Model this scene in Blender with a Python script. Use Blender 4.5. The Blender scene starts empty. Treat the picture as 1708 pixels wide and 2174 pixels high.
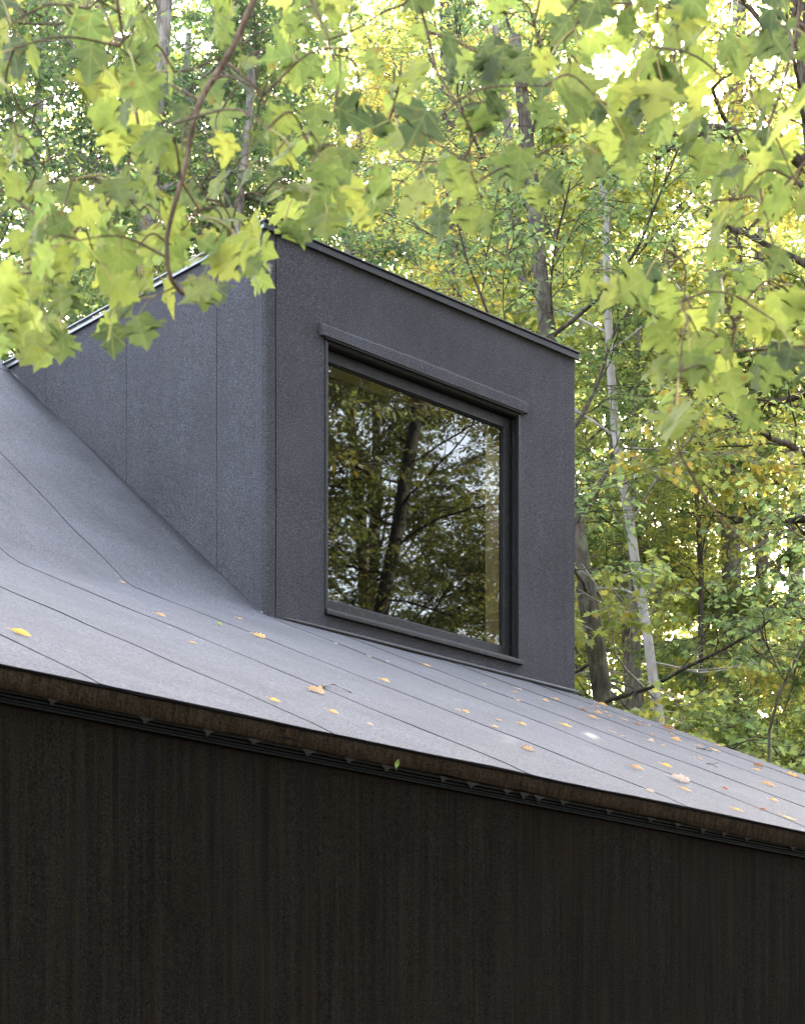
import bpy, math, random
import numpy as np

# ------------------------------------------------------------------ camera, sky, sun, exposure
scene = bpy.context.scene
COL = scene.collection
CAM_Z = 1.6
FPX, CXP, HOR = 4324.0, 854.0, 2550.0          # focal length, centre and horizon in a 1708 px wide picture

cam_d = bpy.data.cameras.new('camera')
cam = bpy.data.objects.new('camera', cam_d)
COL.objects.link(cam)
cam.location = (0, 0, CAM_Z)
cam.rotation_euler = (math.pi / 2, 0, 0)
cam_d.sensor_fit = 'HORIZONTAL'
cam_d.sensor_width = 36.0
cam_d.lens = 36.0 * FPX / 1708.0
cam_d.shift_y = (HOR - 1086.7) / 1708.0
cam_d.clip_end = 3000
cam_d.dof.use_dof = True
cam_d.dof.focus_distance = 13.5
cam_d.dof.aperture_fstop = 12.5
scene.camera = cam

SUN_EL, SUN_AZ = math.radians(27.0), math.radians(8.0)      # azimuth measured from +Y towards +X
world = bpy.data.worlds.new('World')
scene.world = world
world.use_nodes = True
wn = world.node_tree
wn.nodes.clear()
sky = wn.nodes.new('ShaderNodeTexSky')
sky.sky_type = 'NISHITA'
sky.sun_disc = False
sky.sun_elevation = SUN_EL
sky.sun_rotation = SUN_AZ
sky.air_density = 0.85
sky.dust_density = 7.0
sky.ozone_density = 1.0
bg = wn.nodes.new('ShaderNodeBackground')
bg.inputs['Strength'].default_value = 0.15
wo = wn.nodes.new('ShaderNodeOutputWorld')
# thin bright cloud over most of the sky
wtc = wn.nodes.new('ShaderNodeTexCoord')
wno = wn.nodes.new('ShaderNodeTexNoise')
wno.inputs['Scale'].default_value = 2.4
wno.inputs['Detail'].default_value = 5.0
wn.links.new(wtc.outputs['Generated'], wno.inputs['Vector'])
wra = wn.nodes.new('ShaderNodeMapRange')
wra.inputs[1].default_value, wra.inputs[2].default_value = 0.30, 0.65
wra.inputs[3].default_value, wra.inputs[4].default_value = 0.35, 0.85
wn.links.new(wno.outputs['Fac'], wra.inputs[0])
wmx = wn.nodes.new('ShaderNodeMix')
wmx.data_type = 'RGBA'
wn.links.new(wra.outputs[0], wmx.inputs[0])
wn.links.new(sky.outputs[0], wmx.inputs[6])
wmx.inputs[7].default_value = (4.0, 4.2, 4.9, 1)
wn.links.new(wmx.outputs[2], bg.inputs['Color'])
wn.links.new(bg.outputs[0], wo.inputs['Surface'])

sun_d = bpy.data.lights.new('sun', 'SUN')
sun_d.energy = 5.0
sun_d.angle = math.radians(0.5)
sun_d.color = (1.0, 0.93, 0.80)
sun = bpy.data.objects.new('sun', sun_d)
COL.objects.link(sun)
sun.rotation_euler = (-(math.pi / 2 - SUN_EL), 0, -SUN_AZ)   # shines from +Y, high right, towards the camera

scene.view_settings.view_transform = 'Standard'
scene.view_settings.look = 'None'
scene.view_settings.exposure = 3.45
scene.view_settings.gamma = 1.0
scene.cycles.max_bounces = 12
scene.cycles.diffuse_bounces = 9
scene.cycles.transparent_max_bounces = 12
scene.cycles.sample_clamp_indirect = 6.0

# ------------------------------------------------------------------ helpers
def at(px, py, Y):
    "a point that far in front of the camera, seen at px, py of the 1708 px wide picture"
    return np.array([(px - CXP) / FPX * Y, Y, CAM_Z + (HOR - py) / FPX * Y])


def tag(o, label=None, cat=None, group=None, kind=None):
    if label: o['label'] = label
    if cat: o['category'] = cat
    if group: o['group'] = group
    if kind: o['kind'] = kind
    return o


def empty(name, loc=(0, 0, 0), rz=0.0):
    o = bpy.data.objects.new(name, None)
    o.empty_display_size = 0.2
    COL.objects.link(o)
    o.location = loc
    o.rotation_euler = (0, 0, rz)
    return o


class MB:
    "collects vertices and faces and links them as one mesh object"
    def __init__(self):
        self.v, self.f = [], []
        self.dark = []          # faces that take the second material

    def add(self, verts, faces):
        b = len(self.v)
        self.v.extend([tuple(map(float, p)) for p in verts])
        self.f.extend([tuple(i + b for i in q) for q in faces])

    def box(self, x0, x1, y0, y1, z0, z1):
        self.add([(x0, y0, z0), (x1, y0, z0), (x1, y1, z0), (x0, y1, z0), (x0, y0, z1), (x1, y0, z1), (x1, y1, z1), (x0, y1, z1)],
                 [(0, 3, 2, 1), (4, 5, 6, 7), (0, 1, 5, 4), (1, 2, 6, 5), (2, 3, 7, 6), (3, 0, 4, 7)])

    def tube(self, pts, rad, n=6, cap=True, wob=0.0, rng=None):
        pts = np.asarray(pts, float)
        m = len(pts)
        rad = np.broadcast_to(np.asarray(rad, float), (m,))
        tan = np.gradient(pts, axis=0)
        tan /= np.linalg.norm(tan, axis=1)[:, None] + 1e-9
        ref = np.array([0, 0, 1.0]) if abs(tan[0][2]) < 0.9 else np.array([1.0, 0, 0])
        u = np.cross(tan, ref)
        u /= np.linalg.norm(u, axis=1)[:, None] + 1e-9
        w = np.cross(tan, u)
        a = np.arange(n) * 2 * math.pi / n
        r = rad[:, None] * np.ones(n)
        if wob and rng is not None:
            r = r * (1 + wob * rng.standard_normal((m, n)))
        P = pts[:, None, :] + r[..., None] * (np.cos(a)[None, :, None] * u[:, None, :] + np.sin(a)[None, :, None] * w[:, None, :])
        b = len(self.v)
        self.v.extend(map(tuple, P.reshape(-1, 3).tolist()))
        for i in range(m - 1):
            for j in range(n):
                k = (j + 1) % n
                self.f.append((b + i * n + j, b + i * n + k, b + (i + 1) * n + k, b + (i + 1) * n + j))
        if cap:
            self.f.append(tuple(b + j for j in range(n))[::-1])
            self.f.append(tuple(b + (m - 1) * n + j for j in range(n)))

    def mesh(self, name, mat=None, smooth=False):
        me = bpy.data.meshes.new(name)
        me.from_pydata(self.v, [], self.f)
        if smooth:
            me.polygons.foreach_set('use_smooth', [True] * len(me.polygons))
        if mat: me.materials.append(mat)
        if self.dark:
            me.materials.append(getattr(self, 'dark_mat', None) or M['underlay'])
            mi = np.zeros(len(self.f), np.int32)
            for a, b in self.dark: mi[a:b] = 1
            me.polygons.foreach_set('material_index', mi)
        me.update()
        return me

    def build(self, name, mat, parent=None, smooth=False, loc=None):
        o = bpy.data.objects.new(name, self.mesh(name, mat, smooth))
        COL.objects.link(o)
        if parent: o.parent = parent
        if loc is not None: o.location = loc
        return o


def bevel(o, w, seg=2):
    m = o.modifiers.new('bevel', 'BEVEL')
    m.width = w
    m.segments = seg
    m.limit_method = 'ANGLE'
    return o


# smooth value noise for geometry (no dependence on anything but numpy)
_rn = np.random.default_rng(7)
_tab = _rn.random(4096)
def vnoise(x):
    x = np.asarray(x, float)
    i = np.floor(x).astype(int)
    f = x - i
    f = f * f * (3 - 2 * f)
    return (_tab[i % 4096] * (1 - f) + _tab[(i + 1) % 4096] * f) * 2 - 1
def vnoise2(x, y):
    x = np.asarray(x, float); y = np.asarray(y, float)
    j = np.floor(y).astype(int)
    f = y - j
    f = f * f * (3 - 2 * f)
    return vnoise(x + (j * 37.17) % 911) * (1 - f) + vnoise(x + ((j + 1) * 37.17) % 911) * f


# ------------------------------------------------------------------ materials
class NT:
    def __init__(self, name):
        self.m = bpy.data.materials.new(name)
        self.m.use_nodes = True
        self.t = self.m.node_tree
        self.t.nodes.clear()
        self.out = self.t.nodes.new('ShaderNodeOutputMaterial')

    def n(self, typ, ins=None, **props):
        nd = self.t.nodes.new(typ)
        for k, v in props.items():
            setattr(nd, k, v)
        for k, v in (ins or {}).items():
            self.set(nd.inputs[k], v)
        return nd

    def set(self, sock, v):
        if isinstance(v, bpy.types.NodeSocket):
            self.t.links.new(v, sock)
        elif isinstance(v, bpy.types.Node):
            self.t.links.new(v.outputs[0], sock)
        else:
            sock.default_value = v

    def coords(self, kind='Object', scale=(1, 1, 1)):
        tc = self.n('ShaderNodeTexCoord')
        mp = self.n('ShaderNodeMapping', {'Vector': tc.outputs[kind], 'Scale': scale})
        return mp.outputs[0]

    def noise(self, vec, scale, detail=3, rough=0.55, dist=0.0):
        return self.n('ShaderNodeTexNoise', {'Vector': vec, 'Scale': scale, 'Detail': detail, 'Roughness': rough, 'Distortion': dist}).outputs['Fac']

    def ramp(self, fac, stops, interp='LINEAR'):
        r = self.n('ShaderNodeValToRGB', {'Fac': fac})
        cr = r.color_ramp
        cr.interpolation = interp
        while len(cr.elements) < len(stops):
            cr.elements.new(0.5)
        for e, (p, c) in zip(cr.elements, stops):
            e.position = p
            e.color = (*c, 1) if len(c) == 3 else c
        return r.outputs[0]

    def mix(self, a, b, fac, blend='MIX'):
        mx = self.n('ShaderNodeMix', data_type='RGBA', blend_type=blend)
        for s, v in ((mx.inputs[0], fac), (mx.inputs[6], a), (mx.inputs[7], b)):
            if isinstance(v, tuple) and len(v) == 3: v = (*v, 1)
            self.set(s, v)
        return mx.outputs[2]

    def math(self, op, a, b=0.0, clamp=False):
        q = self.n('ShaderNodeMath', operation=op, use_clamp=clamp)
        self.set(q.inputs[0], a)
        self.set(q.inputs[1], b)
        return q.outputs[0]

    def bump(self, h, strength, dist=0.01, normal=None):
        ins = {'Height': h, 'Strength': strength, 'Distance': dist}
        if normal is not None: ins['Normal'] = normal
        return self.n('ShaderNodeBump', ins).outputs[0]

    def principled(self, color, rough=0.7, spec=0.5, metal=0.0, normal=None, **extra):
        ins = {'Base Color': (*color, 1) if isinstance(color, tuple) and len(color) == 3 else color,
               'Roughness': rough, 'Specular IOR Level': spec, 'Metallic': metal}
        ins.update(extra)
        p = self.n('ShaderNodeBsdfPrincipled', ins)
        if normal is not None: self.set(p.inputs['Normal'], normal)
        return p

    def done(self, surf):
        self.set(self.out.inputs['Surface'], surf)
        return self.m


def mat_felt(name, dark, light, blotch=0.25, streak=0.0, stain=None, spec=0.5, rough=0.62, run=(9, 9, 0.5), coarse=150):
    "mineral cap sheet: granules, faint blotches, run-off streaks"
    t = NT(name)
    c = t.coords()
    g1 = t.noise(c, coarse, 2, 0.8)
    g2 = t.noise(c, 330, 1, 0.5)
    gr = t.math('ADD', t.math('MULTIPLY', g1, 0.65), t.math('MULTIPLY', g2, 0.35))
    mid = tuple((a + b) / 2 for a, b in zip(dark, light))
    col = t.ramp(gr, [(0.40, tuple(v * 0.6 for v in dark)), (0.49, mid), (0.57, light), (0.66, tuple(min(1, v * 1.9) for v in light))])
    bl = t.noise(c, 1.7, 5, 0.6)
    col = t.mix(col, t.ramp(bl, [(0.3, (1 - blotch,) * 3), (0.7, (1 + blotch * 0.6,) * 3)]), 1.0, 'MULTIPLY')
    if streak:
        s = t.noise(t.coords('Object', run), 2.2, 6, 0.7)
        col = t.mix(col, t.ramp(s, [(0.35, (1 - streak,) * 3), (0.65, (1 + streak * 0.5,) * 3)]), 1.0, 'MULTIPLY')
    if stain:
        scol, amount, smap = stain
        s = t.noise(t.coords('Object', smap), 3.0, 6, 0.75)
        s2 = t.noise(c, 130, 4, 0.8)
        f = t.ramp(t.math('ADD', t.math('MULTIPLY', s, 0.62), t.math('MULTIPLY', s2, 0.38)), [(0.47, (0, 0, 0)), (0.62, (1, 1, 1))])
        col = t.mix(col, scol, t.math('MULTIPLY', f, amount))
    und = t.noise(c, 5.0, 3, 0.5)
    b0 = t.bump(und, 0.25, 0.02)
    b1 = t.bump(gr, 0.7, 0.007, b0)
    return t.done(t.principled(col, rough, spec, 0.0, b1))


def mat_plain(name, col, rough=0.5, spec=0.5, metal=0.0, var=0.12, scale=8.0, dirt=None):
    t = NT(name)
    c = t.coords()
    v = t.noise(c, scale, 5, 0.6)
    cc = t.mix(tuple(x * (1 - var) for x in col), tuple(min(1, x * (1 + var)) for x in col), v)
    if dirt:
        d = t.ramp(t.noise(c, 40, 5, 0.7), [(0.55, (0, 0, 0)), (0.72, (1, 1, 1))])
        cc = t.mix(cc, dirt, t.math('MULTIPLY', d, 0.5))
    r = t.math('ADD', t.math('MULTIPLY', v, 0.2), rough - 0.1)
    return t.done(t.principled(cc, r, spec, metal))


def mat_bark(name, dark, light, lichen=(0.30, 0.33, 0.24), lich=0.55, scale=14):
    t = NT(name)
    c = t.coords('Object', (1, 1, 0.22))
    c0 = t.coords()
    v = t.n('ShaderNodeTexVoronoi', {'Vector': c, 'Scale': scale}, feature='DISTANCE_TO_EDGE').outputs[0]
    n1 = t.noise(c, scale * 0.8, 6, 0.7)
    h = t.math('ADD', t.math('MULTIPLY', v, 0.6), n1)
    col = t.ramp(h, [(0.35, dark), (0.75, light)])
    l = t.ramp(t.noise(c0, 5.5, 6, 0.75), [(0.52, (0, 0, 0)), (0.62, (1, 1, 1))])
    col = t.mix(col, lichen, t.math('MULTIPLY', l, lich))
    return t.done(t.principled(col, 0.9, 0.2, 0.0, t.bump(h, 0.8, 0.03)))


def mat_leaf(name, stops, trans=0.60, gloss=0.4, glow=2.4, veins=False, spots=False):
    "a thin leaf: its own colour per leaf from the mesh attribute rnd, reflecting and letting light through"
    t = NT(name)
    a = t.n('ShaderNodeAttribute', attribute_name='rnd').outputs['Fac']
    oi = t.n('ShaderNodeObjectInfo').outputs['Random']
    f = t.math('ADD', a, t.math('MULTIPLY', t.math('SUBTRACT', oi, 0.5), 0.16), True)
    col = t.ramp(f, stops)
    if spots:
        c = t.coords()
        s = t.ramp(t.noise(c, 38, 3, 0.6), [(0.64, (0, 0, 0)), (0.70, (1, 1, 1))])
        col = t.mix(col, (0.12, 0.065, 0.015), t.math('MULTIPLY', s, 0.7))
        bx = t.math('ABSOLUTE', t.n('ShaderNodeAttribute', attribute_name='blade_x').outputs['Fac'])
        by = t.n('ShaderNodeAttribute', attribute_name='blade_y').outputs['Fac']
        d1 = t.math('ABSOLUTE', t.math('SUBTRACT', t.math('MULTIPLY', bx, 0.361), t.math('MULTIPLY', t.math('SUBTRACT', by, 0.03), 0.933)))
        d2 = t.math('ABSOLUTE', t.math('SUBTRACT', t.math('MULTIPLY', bx, 0.73), t.math('MULTIPLY', t.math('SUBTRACT', by, 0.22), 0.683)))
        dv = t.math('MINIMUM', bx, t.math('MINIMUM', d1, d2))
        vein = t.ramp(dv, [(0.0, (1, 1, 1)), (0.035, (0, 0, 0))])
        col = t.mix(col, t.mix(col, (0.30, 0.30, 0.12), 0.6), t.math('MULTIPLY', vein, 0.3))
        w = t.noise(c, 14, 3, 0.6)
        col = t.mix(col, t.ramp(w, [(0.3, (0.75, 0.8, 0.75)), (0.7, (1.2, 1.15, 1.0))]), 1.0, 'MULTIPLY')
    tcol = t.mix(col, (glow, glow, glow), 1.0, 'MULTIPLY')
    p = t.principled(col, 0.48, gloss)
    tr = t.n('ShaderNodeBsdfTranslucent', {'Color': tcol})
    mx = t.n('ShaderNodeMixShader', {0: trans})
    t.set(mx.inputs[1], p)
    t.set(mx.inputs[2], tr)
    return t.done(mx)


M = {}
M['roof'] = mat_felt('roof_felt', (0.030, 0.0308, 0.0355), (0.078, 0.080, 0.093), 0.25, 0.12, spec=0.4, rough=0.78, run=(5, 0.6, 0.6), coarse=75)
M['dormer'] = mat_felt('dormer_felt', (0.0265, 0.0275, 0.0310), (0.072, 0.0740, 0.083), 0.16, 0.05, spec=0.16, rough=0.85, coarse=135,
                       stain=((0.04, 0.030, 0.024), 0.22, (4, 4, 0.8)))
M['wall'] = mat_felt('wall_felt', (0.0056, 0.0050, 0.0043), (0.0150, 0.0130, 0.0110), 0.25, 0.35, spec=0.04, rough=0.9,
                     stain=((0.030, 0.020, 0.0115), 0.48, (14, 14, 0.45)), run=(11, 11, 0.25))
M['fascia'] = mat_felt('fascia_felt', (0.012, 0.009, 0.006), (0.036, 0.026, 0.017), 0.35, 0.5, spec=0.06, rough=0.9,
                       stain=((0.060, 0.040, 0.024), 0.7, (22, 22, 2.5)), run=(18, 18, 0.8))
M['underlay'] = mat_plain('underlay', (0.005, 0.005, 0.005), 0.9, 0.1)
M['metal_dark'] = mat_plain('dark_metal', (0.0075, 0.008, 0.0086), 0.40, 0.32, 0.0, 0.2, 12, (0.09, 0.085, 0.07))
M['metal_trim'] = mat_plain('grey_metal_trim', (0.034, 0.036, 0.035), 0.45, 0.4, 0.2, 0.2, 6, (0.05, 0.05, 0.045))
M['metal_bright'] = mat_plain('pale_metal_trim', (0.20, 0.21, 0.22), 0.33, 0.6, 0.6, 0.15, 6)
M['vent_black'] = mat_plain('vent_black', (0.005, 0.0055, 0.005), 0.65, 0.1, 0, 0.3, 30, (0.010, 0.0095, 0.008))
M['gasket'] = mat_plain('gasket', (0.01, 0.01, 0.01), 0.7, 0.3)
M['web'] = mat_plain('cobweb', (0.028, 0.028, 0.026), 0.9, 0.2, 0, 0.35, 70)
M['plaster'] = mat_plain('plaster', (0.16, 0.16, 0.15), 0.9, 0.2)


def mat_pine():
    t = NT('pine_wood')
    c = t.coords('Object', (1, 1, 0.08))
    w = t.noise(c, 60, 4, 0.6)
    col = t.ramp(w, [(0.3, (0.46, 0.33, 0.15)), (0.7, (0.62, 0.48, 0.25))])
    return t.done(t.principled(col, 0.55, 0.4))
M['pine'] = mat_pine()


def mat_glass():
    t = NT('window_glass')
    c = t.coords()
    w = t.noise(c, 2.2, 2, 0.5)
    nb = t.bump(w, 0.016, 0.012)
    fr = t.n('ShaderNodeFresnel', {'IOR': 1.75, 'Normal': nb}).outputs[0]
    fac = t.math('ADD', t.math('MULTIPLY', fr, 0.95), 0.075, True)
    gl = t.n('ShaderNodeBsdfGlossy', {'Color': (0.93, 0.97, 0.90, 1), 'Roughness': 0.012, 'Normal': nb})
    tp = t.n('ShaderNodeBsdfTransparent', {'Color': (0.80, 0.86, 0.80, 1)})
    mx = t.n('ShaderNodeMixShader', {0: fac})
    t.set(mx.inputs[1], tp)
    t.set(mx.inputs[2], gl)
    return t.done(mx)
M['glass'] = mat_glass()


def mat_ground():
    t = NT('forest_floor')
    c = t.coords()
    n1 = t.noise(c, 9, 6, 0.7)
    n2 = t.noise(c, 0.35, 4, 0.6)
    col = t.ramp(n1, [(0.3, (0.035, 0.026, 0.016)), (0.55, (0.10, 0.065, 0.03)), (0.75, (0.19, 0.12, 0.05))])
    col = t.mix(col, (0.05, 0.075, 0.02), t.ramp(n2, [(0.45, (0, 0, 0)), (0.65, (0.8, 0.8, 0.8))]))
    return t.done(t.principled(col, 0.95, 0.2, 0.0, t.bump(n1, 0.7, 0.05)))
M['ground'] = mat_ground()

# ------------------------------------------------------------------ ground
def ground_z(x, y):
    d = max(0.0, y - 17.0)
    return min(0.13 * d, 4.5) if d > 0 else 0.0

gm = MB()
gx = [-600, -250, -120, -60, -40, -28, -20, -14, -9, -5, -2, 1, 4, 8, 12, 17, 24, 34, 50, 80, 140, 280, 600]
gy = [-600, -250, -120, -60, -35, -20, -10, -4, 0, 4, 8, 12, 16, 17, 19, 22, 26, 31, 37, 45, 60, 87.5, 140, 300, 650]
gv = [(x, y, ground_z(x, y) + (0.12 * float(vnoise2(x * 0.21, y * 0.23)) if abs(x) < 100 and abs(y) < 100 else 0)) for y in gy for x in gx]
nx = len(gx)
gm.add(gv, [(j * nx + i, j * nx + i + 1, (j + 1) * nx + i + 1, (j + 1) * nx + i) for j in range(len(gy) - 1) for i in range(nx - 1)])
tag(gm.build('ground', M['ground'], smooth=True), kind='structure')

# ------------------------------------------------------------------ house (local x along the eave, y into the house, z from the eave edge)
FV = np.array([4613.0, 4324.0, 0]); FV /= np.linalg.norm(FV)
LV = np.array([-FV[1], FV[0], 0])
OV = at(0, 1404, 6.5)
house = empty('black_house', OV, math.atan2(FV[1], FV[0]))
tag(house, 'black felt-clad house with a big square window in its dormer', 'house')
def wpt(l):
    return OV + FV * l[0] + LV * l[1] + np.array([0, 0, 1.0]) * l[2]
def roof_hit(px, py):
    "where a line of sight meets the lower roof, in house coordinates"
    n = np.array([0, 0, 1.0]) - TL * LV
    c = np.array([0, 0, CAM_Z])
    r = np.array([(px - CXP) / FPX, 1.0, (HOR - py) / FPX])
    p = c + r * ((OV - c) @ n) / (r @ n)
    d = p - OV
    return np.array([d @ FV, d @ LV, d[2]])

TL, TS = 0.446, 0.866           # the two roof pitches
X0, X1, YF, ZT = 5.04, 8.08, 4.824, 4.724
YB = 5.04                        # where the pitches would meet
YR = 8.06                        # ridge
XL = -4.0
ZRG = 4.80
def prof(y, x=5.04):
    "roof height; the bend runs slightly askew to the eave and is softly rounded"
    y = np.asarray(y, float)
    yb = np.clip(4.23 + (np.asarray(x, float) - 2.64) * 0.34, 3.4, YB)
    a = TL * y
    b = TL * yb + (ZRG - TL * yb) / (YR - yb) * (y - yb)
    k = np.interp(np.asarray(x, float), [2.0, 3.6, 5.0], [0.06, 0.035, 0.012])
    h = np.clip(0.5 + 0.5 * (b - a) / k, 0, 1)
    return a * (1 - h) + b * h + k * h * (1 - h)
ZR = float(prof(YR))


def sheet(mb, us, vs, keep, mapf, thick):
    "a grid of cells on a surface, with its border edges turned down by thick"
    nu, nv = len(us), len(vs)
    U, V = np.meshgrid(us, vs, indexing='ij')
    top = mapf(U, V, 0.0).reshape(-1, 3)
    bot = mapf(U, V, -thick).reshape(-1, 3)
    b = len(mb.v)
    used = set()
    faces = []
    for i in range(nu - 1):
        for j in range(nv - 1):
            if keep(0.5 * (us[i] + us[i + 1]), 0.5 * (vs[j] + vs[j + 1])):
                faces.append((i * nv + j, (i + 1) * nv + j, (i + 1) * nv + j + 1, i * nv + j + 1))
    ed = {}
    for f in faces:
        for k in range(4):
            e = (f[k], f[(k + 1) % 4])
            if (e[1], e[0]) in ed: del ed[(e[1], e[0])]
            else: ed[e] = 1
    n = nu * nv
    skirt = [(e[1] + n, e[0] + n, e[0] + 2 * n, e[1] + 2 * n) for e in ed]
    nf0 = len(mb.f) + len(faces)
    mb.add(np.vstack([top, top, bot]), faces + skirt)
    mb.dark.append((nf0, nf0 + len(skirt)))


# --- roof covering: rolls of felt laid down the slope, open hairline joints between them
seams = [0.38 + 1.02 * k for k in range(-4, 8)]
edges = [XL] + [s for s in seams if XL < s < X1 - 0.1] + [X1]
rv = np.concatenate([np.linspace(-0.012, 3.3, 28), np.linspace(3.3, 5.6, 44)[1:], np.linspace(5.6, YR, 16)[1:]])
rv = np.array(sorted(set(np.round(np.concatenate([rv, [4.86]]), 4))))
rm = MB()
for k in range(len(edges) - 1):
    a, b = edges[k], edges[k + 1]
    us = np.array([a] + list(np.linspace(a + 0.05, b - 0.05, 7)) + [b])
    if a < X0 < b:
        us = np.array(sorted(list(us[np.abs(us - X0) > 0.30]) + [X0]))
    lo_e, hi_e = a, b
    def mapf(U, V, off, lo_e=lo_e, hi_e=hi_e):
        w = 0.010 * vnoise(V * 2.6 + 31 * lo_e) * (np.abs(U - lo_e) < 1e-6) + 0.010 * vnoise(V * 2.6 + 31 * hi_e) * (np.abs(U - hi_e) < 1e-6)
        g = np.where(np.abs(U - lo_e) < 1e-6, 0.0020, 0.0) - np.where(np.abs(U - hi_e) < 1e-6, 0.0020, 0.0)
        sk = np.interp(U, [XL, XL + 0.3, 3.44, 4.46, X0, 5.48, 6.5, X1], [0, 0.05, 0.06, 0.12, 0, 0.045, 0.05, 0]) * V
        X = U + w * (lo_e > XL) + g + sk
        X = np.where((V > 4.86) & (U <= X0 + 1e-6), np.minimum(X, X0 - 0.0005 * (X0 - U)), X)
        z = prof(V, U) + 0.0035 * vnoise2(U * 2.2, V * 3.1) + np.where(np.abs(U - lo_e) < 1e-6, 0.0017 + 0.0012 * vnoise(V * 3.3 + 7 * lo_e), 0.0) - 0.001 * (np.abs(U - hi_e) < 1e-6)
        curl = np.where(V < 0.02, -0.006, 0.0)
        return np.stack([X, V, z + curl + off], -1)
    sheet(rm, us, rv, lambda u, v: not (u > X0 and v > 4.86), mapf, 0.011)
roof = rm.build('roof', M['roof'], house, True)
um = MB()
uv = [0.0, 2.0] + list(np.linspace(3.2, 4.7, 21)) + [4.78, 4.86] + list(np.linspace(4.95, 5.6, 9)) + [6.2, YR]
def under(U, V, off):
    return np.stack([U, V, prof(V, U) - 0.014 + off], -1)
sheet(um, np.array([XL, -2, 0, 0.7, 1.4, 2.1, 2.8, 3.4, 3.9, 4.3, 4.7, X0, X1 - 0.01]), np.array(uv), lambda u, v: not (u > X0 and v > 4.86), under, 0.05)
um.box(XL, X0, YR - 0.005, YR + 0.02, ZR - 0.3, ZR - 0.03)
um.build('roof_deck', M['underlay'], house)
# far slope and ridge cap
bm = MB()
bm.add([(XL, YR, ZR - 0.002), (X1, YR, ZR - 0.002), (X1, YR + 5.2, ZR - 4.4), (XL, YR + 5.2, ZR - 4.4), (XL, YR, ZR - 0.06), (X1, YR, ZR - 0.06), (X1, YR + 5.2, ZR - 4.46), (XL, YR + 5.2, ZR - 4.46)],
       [(0, 1, 2, 3), (7, 6, 5, 4), (0, 4, 5, 1), (1, 5, 6, 2), (2, 6, 7, 3), (3, 7, 4, 0)])
bm.build('rear_roof', M['roof'], house)
bm = MB()
n = 24
for i in range(n):
    xa, xb = XL + (X0 - XL) * i / n, XL + (X0 - XL) * (i + 1) / n
    z0, z1 = 0.006 * float(vnoise(xa * 5)), 0.006 * float(vnoise(xb * 5))
    bm.add([(xa, YR - 0.16, ZR - 0.16 * TS + 0.016 + z0), (xb, YR - 0.16, ZR - 0.16 * TS + 0.016 + z1), (xb, YR, ZR + 0.022 + z1), (xa, YR, ZR + 0.022 + z0),
            (xb, YR + 0.16, ZR - 0.12 + z1), (xa, YR + 0.16, ZR - 0.12 + z0), (xa, YR - 0.16, ZR - 0.16 * TS + 0.004), (xb, YR - 0.16, ZR - 0.16 * TS + 0.004)],
           [(0, 1, 2, 3), (3, 2, 4, 5), (6, 7, 1, 0)])
bm.build('ridge_cap', M['roof'], house)

# --- front wall below the eave: felt sheets, same joints as the roof
YW = 0.045
wm = MB()
wz = np.linspace(-3.4, -0.10, 14)
for k in range(len(edges) - 1):
    a, b = edges[k], edges[k + 1]
    us = np.linspace(a, b, 5)
    def mapw(U, V, off, a=a, b=b):
        g = np.where(np.abs(U - a) < 1e-6, 0.0022, 0.0) - np.where(np.abs(U - b) < 1e-6, 0.0022, 0.0)
        j = 0.003 * vnoise(V * 3 + a * 7) * (np.abs(U - a) < 1e-6) + 0.003 * vnoise(V * 3 + b * 7) * (np.abs(U - b) < 1e-6)
        lap = 0.006 * (np.abs(U - b) < 0.02)
        return np.stack([U + g + j * (a > XL), YW + 0.004 * vnoise2(U * 2, V * 1.4) - lap - off, V], -1)
    sheet(wm, us, wz, lambda u, v: True, mapw, 0.007)
wm.dark_mat = M['fascia']
wm.build('front_wall', M['wall'], house, True)
wb = MB()
wb.box(XL, X1, YW + 0.012, YW + 0.25, -3.4, -0.06)
wb.box(X1 - 0.25, X1, YW + 0.252, 13.0, -3.4, -0.02)
wb.box(XL, X1 - 0.252, 12.75, 13.0, -3.4, 0.25)
wb.box(XL, XL + 0.25, YW + 0.252, 12.748, -3.4, -0.02)
gb = [(X1 - 0.02, 0.3, -0.03), (X1 - 0.02, 4.9, TL * 4.9 - 0.06), (X1 - 0.02, 4.95, 4.6), (X1 - 0.02, YR, ZR - 0.1), (X1 - 0.02, 12.9, 0.62), (X1 - 0.02, 12.9, -0.03)]
gl = [(p[0] - 0.2, p[1], p[2]) for p in gb]
wb.add(gb + gl, [(0, 5, 4, 3, 2, 1), (6, 7, 8, 9, 10, 11)] + [(i, (i + 1) % 6, 6 + (i + 1) % 6, 6 + i) for i in range(6)])
gb = [(XL + 0.02, 0.3, -0.03), (XL + 0.02, YB, prof(YB) - 0.1), (XL + 0.02, YR, ZR - 0.1), (XL + 0.02, 12.9, 0.62), (XL + 0.02, 12.9, -0.03)]
gl = [(p[0] + 0.2, p[1], p[2]) for p in gb]
wb.add(gb + gl, [(0, 1, 2, 3, 4), (5, 9, 8, 7, 6)] + [(i, 5 + i, 5 + (i + 1) % 5, (i + 1) % 5) for i in range(5)])
wb.build('rear_walls', M['wall'], house)

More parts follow.
